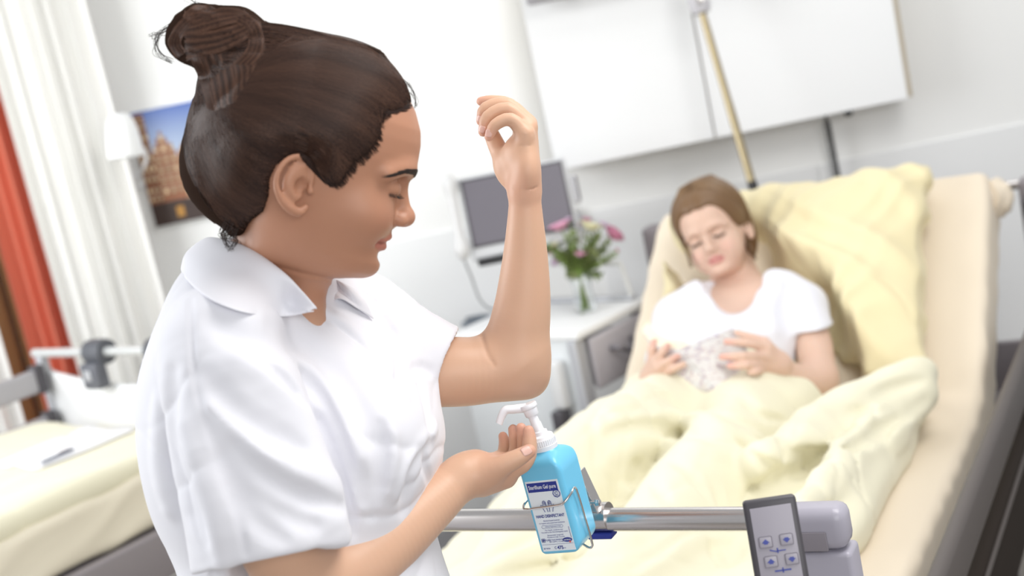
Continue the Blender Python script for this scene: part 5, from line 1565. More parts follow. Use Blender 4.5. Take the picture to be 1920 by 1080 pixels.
def bottle():
    # bottle frame: a = along the label, c = into the depth, u = up (leans a little to the left)
    a, c = BL, BD
    u = ZV * .998 - BL * .055; u /= np.linalg.norm(u); a = a - u * (a @ u); a /= np.linalg.norm(a)
    W, D, H = .0545, .054, .122
    O = P(1014, 1043, 1.652)                # lower front left corner
    root = empty('pump_bottle', O + a * W / 2 + c * D / 2, 'blue gel pump bottle with white label hanging on the footboard rail', 'bottle')
    Fp = lambda x, y, z: O + a * x + c * y + u * z
    # body: rounded box with chamfered shoulders
    mid = Fp(W / 2, D / 2, H / 2)
    sd = SDF().u(rbox(mid, (a, c, u), (W / 2, D / 2, H / 2), .0065))
    for s_ in (-1, 1):
        n = a * s_ * .80 + u * .60; sd.i(plane(Fp(W / 2 + s_ * W / 2 * .98, D / 2, H - .014), n), .006)
        n = c * s_ * .55 + u * .83; sd.i(plane(Fp(W / 2, D / 2 + s_ * D / 2 * .98, H - .008), n), .006)
    sd.i(plane(Fp(W, D / 2, .010), a * .75 - u * .66 + c * .0), .004)
    sd.u(cap(Fp(W / 2, D / 2, H - .01), Fp(W / 2, D / 2, H + .004), .0145), .005)
    bd = link_mesh('bottle_body', sd.mesh('bottle_body', *bounds_of([mid - .10, mid + .10]), .00125), M_gel, root)
    # label on the front face
    lx0, lx1, lz0, lz1 = .0055, W - .0065, .0055, .0925
    b = MB(); b.frame_box(O, a, c, u, (lx0, -.0004, lz0), (lx1, .001, lz1)); lab = b.build('label', M_label, root, smooth=False)
    LW = lx1 - lx0; yf = -.0006
    b = MB(); b.frame_box(O, a, c, u, (lx0 + .0015, yf, lz1 - .0135), (lx1 - .0022, 0, lz1 - .0022)); b.build('title_band', M_navy, lab, smooth=False)
    Lp = lambda x, z, e=0: Fp(lx0 + x, yf - .0002 - e, z)
    cx = LW / 2
    text_mesh('title_print', 'Sterillium Gel pure', Lp(.0030, lz1 - .0098), a, u, .0068, mat('print_white', (.85, .88, .92), .5), lab, width=LW - .0072, bold=.012)
    pr = []
    def T(s, x, z, size, width, bold=0.0, al='LEFT'): pr.append(text_mesh('print', s, Lp(x, z), a, u, size, M_navy, None, al, width, bold))
    T('HAND DISINFECTANT', .0028, lz1 - .0452, .0052, LW - .0056, .022)
    T('Alcohol-based handrub', .0105, lz1 - .0500, .0026, LW - .021)
    T('for hygienic and surgical hand disinfection', .0045, lz1 - .0528, .0024, LW - .009)
    T('without fragrances or dyes', .0110, lz1 - .0572, .0024, LW - .022)
    T('For liquid, ready-to-use.', .0095, lz1 - .0616, .0024, LW - .019)
    T('Very kind to skin. Dermatologically tested.', .0040, lz1 - .0642, .0024, LW - .008)
    T('Bactericidal, fungicidal', .0110, lz1 - .0680, .0024, LW - .022)
    T('Mycobactericidal, virucidal', .0100, lz1 - .0705, .0024, LW - .020)
    T('EN 1500: Hand disinfection 30 sec', .0055, lz1 - .0737, .0024, LW - .011, .01)
    T('EN 12791: 1.5 min', .0115, lz1 - .0762, .0024, LW - .024, .01)
    T('REF 981024', .0015, lz0 + .0028, .0024, .0085, .01)
    T('475', .0195, lz0 + .0020, .0058, .0080, .03)
    T('ml', .0280, lz0 + .0024, .0026, .0022)
    T('EXP 02/16', .0085, lz0 + .0125, .0018, .0045)
    merge_meshes('print', pr, M_navy, lab)
    # pictogram: two hands in outline, the round seal, oval mark, thin rules
    ln = MB()
    def line(pts, r=.00022, closed=False):
        q = [Lp(x, z) for x, z in pts]; q = q + [q[0]] if closed else q
        ln.tube(q, r, 6)
    hy = lz1 - .0385
    for m_ in (-1, 1):
        X = lambda x: cx + m_ * (x + .0003) * 1.0
        line([(X(.0008), hy), (X(.0016), hy + .005), (X(.0012), hy + .0085), (X(.0014), hy + .0125), (X(.0022), hy + .0132), (X(.0028), hy + .0140), (X(.0036), hy + .0136), (X(.0044), hy + .0134), (X(.0052), hy + .0122), (X(.0054), hy + .0075), (X(.0080), hy + .0090), (X(.0086), hy + .0078), (X(.0058), hy + .0035), (X(.0048), hy)], .00030)
        for k in range(3): line([(X(.0020 + .0010 * k), hy + .0090), (X(.0020 + .0010 * k), hy + .0128)], .00018)
    sx, sz = LW - .0055, lz1 - .0170
    line([(sx + .0046 * math.cos(t), sz + .0046 * math.sin(t)) for t in np.linspace(0, 2 * math.pi, 9)[:-1]], .00045, True)
    line([(sx + .0020 * math.cos(t), sz + .0004 + .0017 * math.sin(t)) for t in np.linspace(.5, 5.6, 14)], .00035)
    line([(sx - .0024, sz - .0026), (sx + .0024, sz - .0026)], .0003)
    for z in (lz0 + .0085,): line([(.0008, z), (LW - .0008, z)], .00014)
    x0, x1, z0, z1 = .0075, LW - .0095, lz1 - .0584, lz1 - .0548
    line([(x0, z0), (x1, z0), (x1 + .0012, (z0 + z1) / 2), (x1, z1), (x0, z1), (x0 - .0012, (z0 + z1) / 2)], .00015, True)
    line([(.0175 + .0012 * math.cos(t), lz0 + .0040 + .0015 * math.sin(t)) for t in np.linspace(.8, 5.5, 10)], .00022)
    line([(LW - .0016, lz0 + .015), (LW - .0016, lz0 + .029)], .00020)
    line([(.0020, lz0 + .0118), (.0060, lz0 + .0118), (.0060, lz0 + .0158), (.0020, lz0 + .0158)], .0003, True)
    line([(.0025, lz0 + .0138), (.0055, lz0 + .0138)], .0005); line([(.0040, lz0 + .0122), (.0040, lz0 + .0155)], .0004)
    ln.build('pictogram', M_navy, lab, sharp=None)
    b = MB(); oc = (LW - .0074, lz0 + .0130)
    b.prism([Lp(oc[0] + .0062 * math.cos(t), oc[1] + .0027 * math.sin(t)) for t in np.linspace(0, 2 * math.pi, 33)[:-1]], c, .0003); ov = b.build('oval_mark', M_navy, lab, smooth=False)
    text_mesh('oval_print', 'HARTMANN', Lp(oc[0] - .0046, oc[1] - .0009, .0002), a, u, .0026, M_label, ov, width=.0092, bold=.01)
    b = MB(); b.prism([Lp(oc[0] + .0030 + .0010 * x, oc[1] - .0026 + .0010 * y, .0002) for x, y in ((-1, -1), (1, -1), (1, 1), (-1, 1))], c, .0003); b.build('red_dot', mat('red_print', (.8, .12, .08), .5), ov, smooth=False)
    # pump: ribbed collar, stem, head and nozzle
    q = Fp(W / 2 - .0005, D / 2, H + .001)
    u2 = u * .985 - a * .16; u2 /= np.linalg.norm(u2)
    b = MB(); prof = [(.0, 0), (.0158, 0), (.0160, .006)]
    b.lathe(q, u, [(.0165, -.001), (.0168, .004), (.0160, .0045), (.0156, .0115), (.0150, .0120), (.0142, .0150), (.0095, .0165), (.0088, .0205), (.0060, .0215), (.0055, .0218)], 48)
    for k in range(40):
        an = 2 * math.pi * k / 40; d = a * math.cos(an) + c * math.sin(an)
        b.tube([q + d * .0162 + u * .0048, q + d * .0157 + u * .0112], .0005, 5)
    b.build('pump_collar', M_pump, root)
    b = MB(); b.lathe(q + u * .016, u2, [(.0066, .0), (.0064, .014), (.0056, .015), (.0054, .026)], 28); b.build('pump_stem', M_pump, root)
    hd = q + u * .018 + u2 * .022
    b = MB(); b.lathe(hd, u2, [(.0072, 0), (.0080, .001), (.0084, .0085), (.0098, .0095), (.0102, .0105), (.0102, .0140), (.0095, .0150), (.0, .0153)], 36)
    ph = b.build('pump_head', M_pump, root)
    t0 = hd + u2 * .0105 - a * .004
    dirn = -R_ * .97 - F_ * .08 - U_ * .10
    e1 = P(964, 762, (t0 - CAM) @ F_ - .002); e2 = P(948, 769, (t0 - CAM) @ F_ - .003); e3 = P(936, 794, (t0 - CAM) @ F_ - .003)
    b = MB(); b.tube([t0, t0 * .67 + e2 * .33, t0 * .33 + e2 * .67, e2, (e2 + e3) / 2 - R_ * .0012, e3], [.0054, .0054, .0052, .0050, .0046, .0042], 18, smooth=5); nz = b.build('nozzle', M_pump, root)
    d_ = (e3 - e2) / np.linalg.norm(e3 - e2)
    b = MB(); b.lathe(e3 - d_ * .0008, d_, [(.0042, 0), (.0042, .0012), (.0022, .0012), (.0022, .0005)], 20); b.build('nozzle_mouth', M_pump, nz)
    # chrome wire holder
    hold = empty('wire_holder', BP(-.01, .25, CAMZ - .64), 'chrome wire holder and clamp plate carrying the blue bottle', 'holder')
    r = .00145
    b = MB()
    pts = [Fp(-.0030, D * .5, .067), Fp(-.0032, .002, .066), Fp(-.0028, -.0038, .062), Fp(.003, -.0040, .0605), Fp(.010, -.0042, .0610), Fp(W - .012, -.0042, .0625), Fp(W - .003, -.0036, .0655), Fp(W + .0035, .006, .0725), Fp(W + .0040, .012, .0750), Fp(W + .0040, .017, .0735), Fp(W + .0040, .019, .066), Fp(W + .0040, .021, .040), Fp(W + .0040, .022, .006), Fp(W + .0030, .022, -.0012), Fp(W - .003, .024, -.0035), Fp(W * .6, D * .8, -.0035), Fp(W * .5, D + .004, -.0025), Fp(W * .5, D + .0050, .02), Fp(W * .5, D + .0050, .055)]
    b.tube(pts, r, 12, smooth=7); b.tube([Fp(-.0030, D * .5, .067), Fp(-.0025, D + .003, .066), Fp(.004, D + .0050, .066), Fp(W - .008, D + .0050, .066)], r, 10, smooth=3)
    b.build('wire_loop', M_chrome, hold)
    # plate, ring, spring knob and rail clamp
    rc = lambda t, s=0.0, z=0.0: BP(s, t, CAMZ - .608 + z)
    tq = (onplane(1112, 945, B0, BD) - B0) @ BL
    b = MB()
    tri = [rc(tq - .020, -.016, .012), rc(tq + .014, -.016, .012), rc(tq + .000, -.016, .066), rc(tq - .024, -.016, .066)]
    b.prism(tri, BD, .0018); pl = b.build('clamp_plate', M_steel, hold, bevel=.0006)
    b = MB(); b.prism([rc(tq + .0132, -.022, .012), rc(tq + .0132, -.002, .012), rc(tq + .0, -.004, .066), rc(tq + .0, -.022, .066)], BL, .0016); b.build('side_plate', M_steel, hold, bevel=.0006)
    b = MB()
    b.lathe(rc(tq - .004, -.0185, .048), BD, [(.0085, 0), (.0085, .0015), (.0065, .0015), (.0065, 0)], 28)
    b.tube([rc(tq - .004 + .008 * math.cos(t), -.0200, .050 + .011 * math.sin(t)) for t in np.linspace(-2.2, 2.2, 24)], .0011, 8)
    b.build('wire_ring', M_chrome, hold)
    b = MB(); n = 90
    c0 = rc(tq - .001, -.030, .030)
    b.tube([c0 + BL * (.012 * i / n) + BD * .0042 * math.cos(i / n * 5 * 6.283) + ZV * .0042 * math.sin(i / n * 5 * 6.283) for i in range(n)], .0007, 6); b.build('spring', M_chrome, hold)
    b = MB(); b.tube([c0 - BL * .004, c0 + BL * .022], .0016, 10); b.lathe(c0 + BL * .0195, BL, [(.0, 0), (.0042, .0005), (.0042, .003), (.0036, .0045), (.0042, .006), (.0020, .0075), (0, .008)], 6); b.build('screw_knob', M_steel, hold)
    b = MB(); b.lathe(rc(tq - .016), BL, [(.0150, 0), (.0172, 0), (.0172, .034), (.0150, .034)], 36); b.build('rail_clamp', M_steel, hold)
    b = MB(); b.frame_box(rc(tq, 0, 0), BL, BD, ZV, (-.012, -.010, -.0265), (.020, .010, -.0185), .002); b.build('clamp_pad', M_navy, hold)
    return Fp
BF = bottle()

# ================================================================ bed hand control
def remote():
    Z = 1.475
    # the long axis leans 18 degrees in the picture and the back is slightly turned away
    ax = R_ * .975 + U_ * .16 - F_ * .10; ax /= np.linalg.norm(ax)
    ay = -R_ * .315 + U_ * .945 + F_ * .10; ay -= ax * (ay @ ax); ay /= np.linalg.norm(ay); az = np.cross(ax, ay)
    TL = P(1392, 941, Z)
    W = S(99, Z); H = .135; T = .018
    root = empty('bed_remote', TL - ay * H + ax * W / 2, 'dark framed bed remote with blue arrow buttons hanging on the footboard corner', 'remote control')
    fb = lambda lo, hi, bev: MB().frame_box(TL, ax, ay, az, lo, hi, bev)
    fb((0, -H, -T), (W, 0, 0), .004).build('casing', M_dgrey, root)
    fp = fb((.0058, -H + .006, -.001), (W - .0062, -.0085, .0008), .0006).build('face_plate', mat('face_lilac', (.36, .34, .39), .4), root)
    hk = MB(); hk.tube([TL + ax * W * .5 - az * (T + .0) - ay * .015, TL + ax * W * .5 - az * (T + .016) - ay * .006, TL + ax * W * .5 - az * (T + .030) - ay * .018], .004, 10, smooth=4); hk.build('hook', M_dgrey, root)
    Mblue = mat('button_blue', (.06, .08, .34), .5); Mkey = mat('key_grey', (.38, .36, .41), .4)
    def arrow(cx, cy, up):
        s = .0042
        pts = [(-1, 0), (0, 1), (1, 0), (.5, 0), (.5, -.35), (-.5, -.35), (-.5, 0)]
        m = MB(); ang = math.radians(-12)
        P_ = []
        for x, y in pts:
            y = y - .2; y = y if up else -y
            P_.append(TL + ax * (cx + s * x) + ay * (cy + s * y * .95) + az * .0022)
        m.prism(P_, az, .0003); return m
    for row, (cy, kind) in enumerate(((-.0445, 'back'), (-.0650, 'height'))):
        for sg, up in ((-1, True), (1, False)):
            cx = W * .5 + sg * .0108 + (.0022 if row else .0)
            k = fb((cx - .0070, cy - .0062, .0), (cx + .0070, cy + .0062, .0021), .0020).build('button', Mkey, root)
            arrow(cx, cy, up).build('arrow_symbol', Mblue, k, smooth=False)
        b = MB(); cx = W * .5 + (.0022 if row else .0); yb = cy - .0100
        if kind == 'back':
            b.prism([TL + ax * (cx - .0080) + ay * (yb + .0007) + az * .001, TL + ax * (cx - .001) + ay * (yb - .0016) + az * .001, TL + ax * (cx - .001) + ay * (yb - .0004) + az * .001, TL + ax * (cx - .0080) + ay * (yb + .0020) + az * .001], az, .0003)
            b.prism([TL + ax * (cx - .001) + ay * (yb - .0010) + az * .001, TL + ax * (cx + .0085) + ay * (yb - .0008) + az * .001, TL + ax * (cx + .0085) + ay * (yb + .0002) + az * .001, TL + ax * (cx - .001) + ay * (yb + .0002) + az * .001], az, .0003)
        else:
            b.prism([TL + ax * (cx - .0085) + ay * (yb - .001) + az * .001, TL + ax * (cx + .0085) + ay * (yb - .001) + az * .001, TL + ax * (cx + .0085) + ay * (yb + .0006) + az * .001, TL + ax * (cx - .0085) + ay * (yb + .0006) + az * .001], az, .0003)
        b.prism([TL + ax * (cx - .0007) + ay * (yb - .0026) + az * .001, TL + ax * (cx + .0007) + ay * (yb - .0026) + az * .001, TL + ax * (cx + .0007) + ay * (yb + .0026) + az * .001, TL + ax * (cx - .0007) + ay * (yb + .0026) + az * .001], az, .0003)
        b.build('bed_symbol', Mblue, fp, smooth=False)
remote()

# ================================================================ bedding
def bedding():
    al = ALF; bu = BD * math.cos(al) + ZV * math.sin(al); bn = ZV * math.cos(al) - BD * math.sin(al)
    # pillow leaning on the backrest
    C = MTP(HS + .31, .005, .085)
    C = BP(HS, -.010, ZM) + bu * .315 + bn * .075
    A = np.array([BL, bu, bn]); A[0] = BL * .999 + bu * .03; A[0] /= np.linalg.norm(A[0]); A[1] -= A[0] * (A[1] @ A[0]); A[1] /= np.linalg.norm(A[1])
    a, b = .325, .310
    w1 = ridge(81, BL * .6 + bu * .8, 9, 1.0, 1.6); w2 = wav(82, 4, 6); w3 = ridge(83, BL * .9 - bu * .45, 15, 1.2, 1.5)
    def pil(p):
        q = (p - C) @ A.T; u, v, h = q[:, 0], q[:, 1], q[:, 2]
        h = h + .03 * (v / b) ** 2 * 0 
        U, V = np.clip(np.abs(u / a), 0, 1), np.clip(np.abs(v / b), 0, 1)
        th = .088 * np.sqrt((1 - U ** 2.4) * (1 - V ** 2.4)) + .004
        e = np.abs(h) - th
        o = np.maximum(np.abs(u) - a * (1 - .05 * (1 - V ** 2) * 1), np.abs(v) - b * (1 - .05 * (1 - U ** 2)))
        return np.maximum(e, o) * .6
    sd = SDF().u(pil).s(ell(P(1345, 470, 3.36), (.13, .13, .12), (R_, F_, U_)), .06).s(chain([P(1300, 580, 3.28), P(1380, 530, 3.30), P(1430, 540, 3.25), P(1490, 570, 3.17), P(1530, 680, 3.05)], .085, 3), .05).d(lambda p: -.012 * w1(p) - .007 * w2(p) - .005 * w3(p) + .006 * crease(84, BL * .7 + bu * .7, 9)(p) + .006, 0)
    me = sd.mesh('pillow', C - .5, C + .5, .006)
    pb = link_mesh('pillow', me, M_yellow)
    tag(pb, 'large pale yellow pillow behind the reading patient', 'pillow')
    # duvet
    BA = (BL, BD, ZV)
    T = lambda s, t, h: MTP(s, t, h)
    def base(s):
        s.u(rbox(BP(.68, -.045, ZM + .028), BA, (.375, .70, .036), .03))
        # soft bulk over the legs, hips and the lap
        s.u(chain([BP(1.38, -.13, ZM + .10), BP(1.0, -.16, ZM + .14), BP(.75, -.20, ZM + .13), BP(.35, -.20, ZM + .06)], [.09, .085, .08, .07], 4), .08)
        s.u(chain([BP(1.38, -.02, ZM + .10), BP(1.0, .02, ZM + .10), BP(.70, .02, ZM + .09), BP(.35, 0, ZM + .05)], [.09, .08, .075, .065], 4), .08)
        s.u(chain([P(1215, 745, 3.05), P(1300, 735, 3.02), P(1400, 735, 2.98), P(1480, 760, 2.93)], [.055, .06, .06, .05], 4), .07)
        # hanging side at the left
        s.u(chain([BP(1.25, -.43, ZM + .0), BP(.9, -.44, ZM - .02), BP(.4, -.45, ZM - .06), BP(.12, -.45, ZM - .08)], [.045, .06, .06, .06], 4), .05)
        s.u(rbox(BP(.60, -.475, ZM - .14), BA, (.022, .60, .14), .02), .05)
        # rolled-back edge on the right
        s.u(chain([P(1728, 700, 2.82), P(1700, 720, 2.80), P(1620, 760, 2.76), P(1540, 800, 2.70), P(1480, 845, 2.60), P(1430, 872, 2.52)], [.03, .045, .048, .046, .042, .035], 4), .03)
        s.u(chain([P(1735, 745, 2.78), P(1670, 800, 2.70), P(1600, 855, 2.58), P(1560, 905, 2.46), P(1500, 960, 2.30)], [.025, .036, .040, .036, .03], 4), .03)
    d0 = SDF(); base(d0)
    lo, hi = bounds_of([BP(-.05, -.55, .30), BP(1.65, .55, .95), BP(-.05, .55, .30), BP(1.65, -.55, .95)])
    d0.mesh('tmp', lo, hi, .010)
    sd = SDF(); base(sd)
    f = lambda pts, r, h, k=.02, up=True: fold(sd, d0, pts, r, h, k, up)
    later = []
    V = lambda pts, r=.008, h=.010, k=.012: later.append((pts, r * 1.1, h * 1.15, k * 1.3))
    Rg = lambda pts, r=.016, h=.008, k=.025: f(pts, r, h, k, True)
    V([(1122, 836), (1159, 805), (1231, 798), (1286, 811), (1326, 822), (1370, 836)])
    Rg([(1132, 800), (1180, 780), (1260, 778), (1330, 792), (1380, 812)], .022, .012)
    Rg([(1150, 850), (1210, 822), (1290, 834), (1350, 850)], .022, .008)
    V([(1380, 828), (1405, 845), (1431, 868), (1462, 893)], .008, .012)
    Rg([(1400, 820), (1440, 850), (1475, 880)], .018, .012)
    V([(1408, 928), (1440, 908), (1480, 888), (1548, 863), (1594, 838)], .007, .010)
    Rg([(1420, 945), (1490, 905), (1560, 880)], .020, .012)
    V([(1480, 852), (1539, 849), (1594, 834), (1639, 811), (1693, 779), (1738, 750)], .010, .018, .014)
    Rg([(1490, 830), (1550, 822), (1620, 790), (1690, 750)], .020, .010)
    V([(1594, 838), (1600, 872), (1591, 905)], .007, .010)
    Rg([(1451, 812), (1447, 835), (1452, 856)], .012, .010)
    V([(1468, 815), (1468, 838), (1480, 852)], .007, .008)
    V([(1510, 856), (1508, 872), (1500, 884)], .005, .006); V([(1528, 854), (1526, 868), (1520, 878)], .005, .005)
    V([(1109, 800), (1120, 820), (1122, 842), (1116, 862)], .008, .008)
    V([(1141, 777), (1180, 764), (1230, 758)], .008, .008)
    V([(1275, 780), (1330, 772), (1400, 790), (1440, 812)], .008, .006)
    V([(1190, 870), (1225, 905), (1250, 940)], .008, .005); V([(1260, 860), (1300, 890), (1330, 930)], .008, .005); V([(1330, 880), (1350, 910), (1355, 940)], .007, .005)
    Rg([(1200, 1076), (1267, 1031), (1331, 1004), (1403, 992)], .016, .012)
    V([(1190, 1060), (1240, 1030), (1310, 990), (1390, 984)], .007, .007)
    V([(1335, 1005), (1345, 1040), (1363, 1066)], .007, .009); V([(1385, 1004), (1382, 1030), (1370, 1060)], .007, .007)
    V([(870, 1065), (940, 1030), (1000, 1010)], .008, .007); Rg([(900, 1075), (990, 1040), (1100, 1022), (1180, 1010)], .016, .008); V([(940, 1078), (1040, 1058), (1150, 1040)], .007, .007)
    V([(1640, 740), (1680, 722), (1730, 712)], .008, .010); V([(1600, 770), (1650, 765), (1700, 745)], .008, .008)
    V([(1240, 735), (1290, 755), (1330, 750)], .008, .007); V([(1400, 745), (1430, 775), (1470, 790)], .008, .007)
    d1 = SDF(); d1.ops = list(sd.ops); d1.mesh('tmp', lo, hi, .008)
    for (pts_, r_, h_, k_) in later: fold(sd, d1, pts_, r_, h_, k_, False)
    w1 = ridge(91, BL * .75 + BD * .5, 6, 1.3, 1.5); w2 = wav(92, 3.2, 6); w3 = ridge(93, BL * .3 + BD * .9, 10, 1.5, 1.5); w4 = ridge(94, BL * .9 - BD * .4, 17, 1.4, 1.3)
    k1 = crease(101, BL * .8 + BD * .6, 5, 1.2, 6); k2 = crease(102, BL * .2 + BD, 5.5, 1.4, 6); k3 = crease(103, BL - BD * .3, 9, 1.5, 5)
    sd.d(lambda p: -.006 * w1(p) - .008 * w2(p) - .004 * w3(p) + .006 * k1(p) + .005 * k2(p) + .004 * k3(p) + .002, 0)
    me = sd.mesh('duvet', lo - .02, hi + .02, .0055)
    tag(link_mesh('duvet', me, M_duvet), 'rumpled pale yellow duvet covering the reading patient up to the waist', 'duvet')
    return sd
DUV = bedding()

# ================================================================ the patient
PR = R_ * .917 + U_ * .40; PU = -R_ * .40 + U_ * .917
PF = -F_ * .90 - PR * .40 + PU * .0; PF /= np.linalg.norm(PF)
PH = HeadFrame(P(1339, 431, 3.30), PF, PU, .94)
M_skinP = attr_mat('fair_skin', .5, sss=.12, spec=.35)
M_hairP = mat('light_brown_hair', (.17, .095, .045), .45, bump=(300, .2, .001))
M_strP = mat('light_brown_strand', (.27, .165, .085), .4, var=(30, (.15, .085, .04)))
M_tee = mat('white_cotton_tee', (.75, .75, .80), .8, sheen=.15, bump=(600, .1, .0006))
def patient():
    root = empty('person.001', BP(1.3, -.1, ZM), 'person in white T-shirt with light brown hair, sitting up in bed reading a paperback', 'person')
    sd = SDF(); head_core(sd, PH, smile=1.0, round_=1.0)
    e = [(.010, -.022), (.013, -.008), (.010, .004), (.002, .010), (-.008, .008), (-.016, -.002), (-.018, -.014), (-.014, -.028), (-.007, -.040), (.000, -.046), (.006, -.044), (.009, -.036)]
    e = [(x - .012, z - .006) for x, z in e]
    ear_core(sd, PH, e, [(-.006, -.004), (-.016, -.008), (-.018, -.022), (-.012, -.036)], (-.006, -.026), (.001, -.026))
    sd.u(chain([P(1388, 515, 3.32), P(1418, 545, 3.26), P(1470, 566, 3.18)], [.034, .036, .038], 3), .02)
    sd.u(chain([P(1368, 520, 3.33), P(1340, 552, 3.30), P(1300, 582, 3.27)], [.032, .034, .036], 3), .02)
    sd.u(chain([P(1368, 455, 3.37), P(1380, 505, 3.345), P(1388, 550, 3.30), P(1392, 600, 3.24)], [.045, .044, .047, .055], 4), .03)
    sd.u(chain([P(1285, 598, 3.26), P(1340, 578, 3.26), P(1390, 580, 3.24), P(1450, 568, 3.19), P(1500, 585, 3.13)], [.042, .045, .05, .048, .045], 4), .04)
    sd.u(ell(P(1385, 650, 3.19), (.13, .085, .12), (R_, F_, U_)), .05)
    sd.u(chain([P(1385, 700, 3.14), P(1390, 760, 3.10)], [.09, .09], 0), .05)
    for t in (-.17, .0): sd.u(chain([BP(1.38, t, ZM + .08), BP(1.0, t, ZM + .07), BP(.6, t, ZM + .045), BP(.3, t, ZM + .04)], [.06, .045, .035, .03], 3), .03)
    # her left arm (right in the picture)
    sd.u(chain([P(1503, 585, 3.12), P(1526, 650, 3.04), P(1534, 712, 2.985)], [.044, .040, .038], 3), .03)
    sd.u(chain([P(1534, 712, 2.985), P(1512, 718, 2.955), P(1478, 702, 2.92), P(1455, 682, 2.895)], [.040, .036, .028, .0235], 3), .02)
    # her right arm
    sd.u(chain([P(1268, 596, 3.25), P(1245, 680, 3.15), P(1216, 745, 3.07)], [.042, .038, .036], 3), .03)
    sd.u(chain([P(1216, 745, 3.07), P(1218, 725, 3.02), P(1226, 706, 2.97)], [.033, .029, .0235], 3), .02)
    # hand at the right: palm behind the cover, fingers across it
    hz = 2.875
    k = [P(1434, 642, hz + .01), P(1440, 652, hz - .004), P(1437, 668, hz - .006), P(1432, 682, hz - .002), P(1430, 692, hz + .004)]
    w = P(1458, 683, 2.895)
    for q, r in zip(k, (.0115, .012, .0125, .0115, .010)): sd.u(chain([w, (w + q) / 2, q], [.022, .016, r], 2), .012)
    fg = [[k[0], P(1408, 633, 2.895), P(1382, 624, 2.91)], [k[1], P(1400, 643, 2.862), P(1362, 641, 2.880)], [k[2], P(1395, 668, 2.845), P(1354, 669, 2.862)], [k[3], P(1400, 685, 2.838), P(1368, 686, 2.852)], [k[4], P(1418, 697, 2.84), P(1406, 698, 2.845)]]
    for q, r in zip(fg, (.0095, .0092, .0095, .0090, .0078)): sd.u(chain(q, [r * 1.15, r, r * .72], 3), .004)
    # hand at the left
    w = P(1224, 708, 2.975)
    k = [P(1224, 672, 2.945), P(1232, 678, 2.925), P(1236, 689, 2.915), P(1248, 698, 2.915)]
    for q, r in zip(k, (.0115, .012, .0115, .0105)): sd.u(chain([w, (w + q) / 2, q], [.022, .017, r], 2), .012)
    fg = [[k[0], P(1222, 656, 2.935), P(1227, 640, 2.945)], [k[1], P(1241, 662, 2.905), P(1252, 648, 2.915)], [k[2], P(1252, 678, 2.890), P(1271, 668, 2.888)], [k[3], P(1265, 690, 2.880), P(1282, 683, 2.868)]]
    for q, r in zip(fg, (.0092, .0095, .0092, .0085)): sd.u(chain(q, [r * 1.15, r, r * .72], 3), .004)
    lo, hi = bounds_of([P(1180, 330, 3.5), P(1590, 330, 3.5), P(1180, 780, 2.8), P(1590, 780, 2.8), P(1180, 330, 2.8), P(1590, 780, 3.4)])
    body = link_mesh('body', sd.mesh('body', lo, hi, .0028), M_skinP, root)
    co = get_co(body.data); L = PH.l(co); Ls = L.copy(); Ls[:, 1] = np.abs(Ls[:, 1])
    col = np.tile(np.array([.68, .47, .37]), (len(co), 1))
    def blend(m, c):
        nonlocal col
        col = col * (1 - m[:, None]) + np.array(c) * m[:, None]
    sp = lambda d, w: np.clip(1 - d / w, 0, 1) ** 2 * (3 - 2 * np.clip(1 - d / w, 0, 1))
    hm = np.clip(1 - np.maximum(np.linalg.norm(L - [.02, 0, -.02], axis=1) - .12, 0) / .05, 0, 1)
    nh = hm > 0
    blend(sp(np.linalg.norm(Ls - [.078, .036, -.045], axis=1), .028) * .45, (.70, .30, .26))
    lipU = chain([(.0935, 0, -.0600), (.0925, .006, -.0595), (.0890, .0135, -.0625), (.0800, .0265, -.0640)], .0001, 4)
    lipL = chain([(.0915, 0, -.0715), (.0905, .006, -.0712), (.0870, .0135, -.0695), (.0800, .0265, -.0640)], .0001, 4)
    dl = np.full(len(co), 9.0); dl[nh] = np.minimum(lipU(Ls[nh]) / .0046, lipL(Ls[nh]) / .0052)
    blend(np.clip((1.15 - dl) / .3, 0, 1) * .8, (.62, .24, .23))
    slit = chain([(.095, 0, -.0650), (.094, .006, -.0650), (.0905, .0135, -.0655), (.0800, .0275, -.0635)], .0001, 4)  # mouth line: crease shade put into the colour
    q = np.full(len(co), 1.0); q[nh] = slit(Ls[nh]); blend(np.clip((.0026 - q) / .0012, 0, 1) * .75, (.28, .09, .08))
    lash = chain([(.0890, .0175, -.0125), (.0935, .0240, -.0143), (.0925, .0330, -.0162), (.0820, .0435, -.0163)], .0001, 4)
    q = np.full(len(co), 1.0); q[nh] = lash(Ls[nh]); blend(np.clip((.0036 - q) / .0016, 0, 1) * .9, (.10, .06, .05))
    brow = chain([(.100, .011, .0085), (.094, .024, .0125), (.083, .038, .0110), (.072, .049, .0030)], .0001, 4)
    q = np.full(len(co), 1.0); q[nh] = brow(Ls[nh]); blend(np.clip((.0040 - q) / .002, 0, 1) * .55, (.26, .16, .10))
    for t in (P(1362, 641, 2.87), P(1354, 669, 2.855), P(1368, 686, 2.845), P(1227, 640, 2.94), P(1252, 648, 2.91), P(1271, 668, 2.885)):
        blend(sp(np.linalg.norm(co - t, axis=1), .025) * .5, (.72, .34, .30))
    set_tint(body, np.clip(col, 0, 1))
    la = []; rg = np.random.RandomState(3)
    for sgn in (-1, 1):
        for _ in range(40):
            q = rg.rand(); x = np.interp(q, [0, .33, .66, 1], [.0890, .0935, .0925, .0820]); y = np.interp(q, [0, .33, .66, 1], [.0175, .0240, .0330, .0435]); z = np.interp(q, [0, .33, .66, 1], [-.0125, -.0143, -.0162, -.0163])
            p0 = push_out(sd, PH.w((x, sgn * y, z)), 0); la.append([p0, p0 + PH.A[0] * .006 - PH.A[2] * .004, p0 + PH.A[0] * .009 - PH.A[2] * .003])
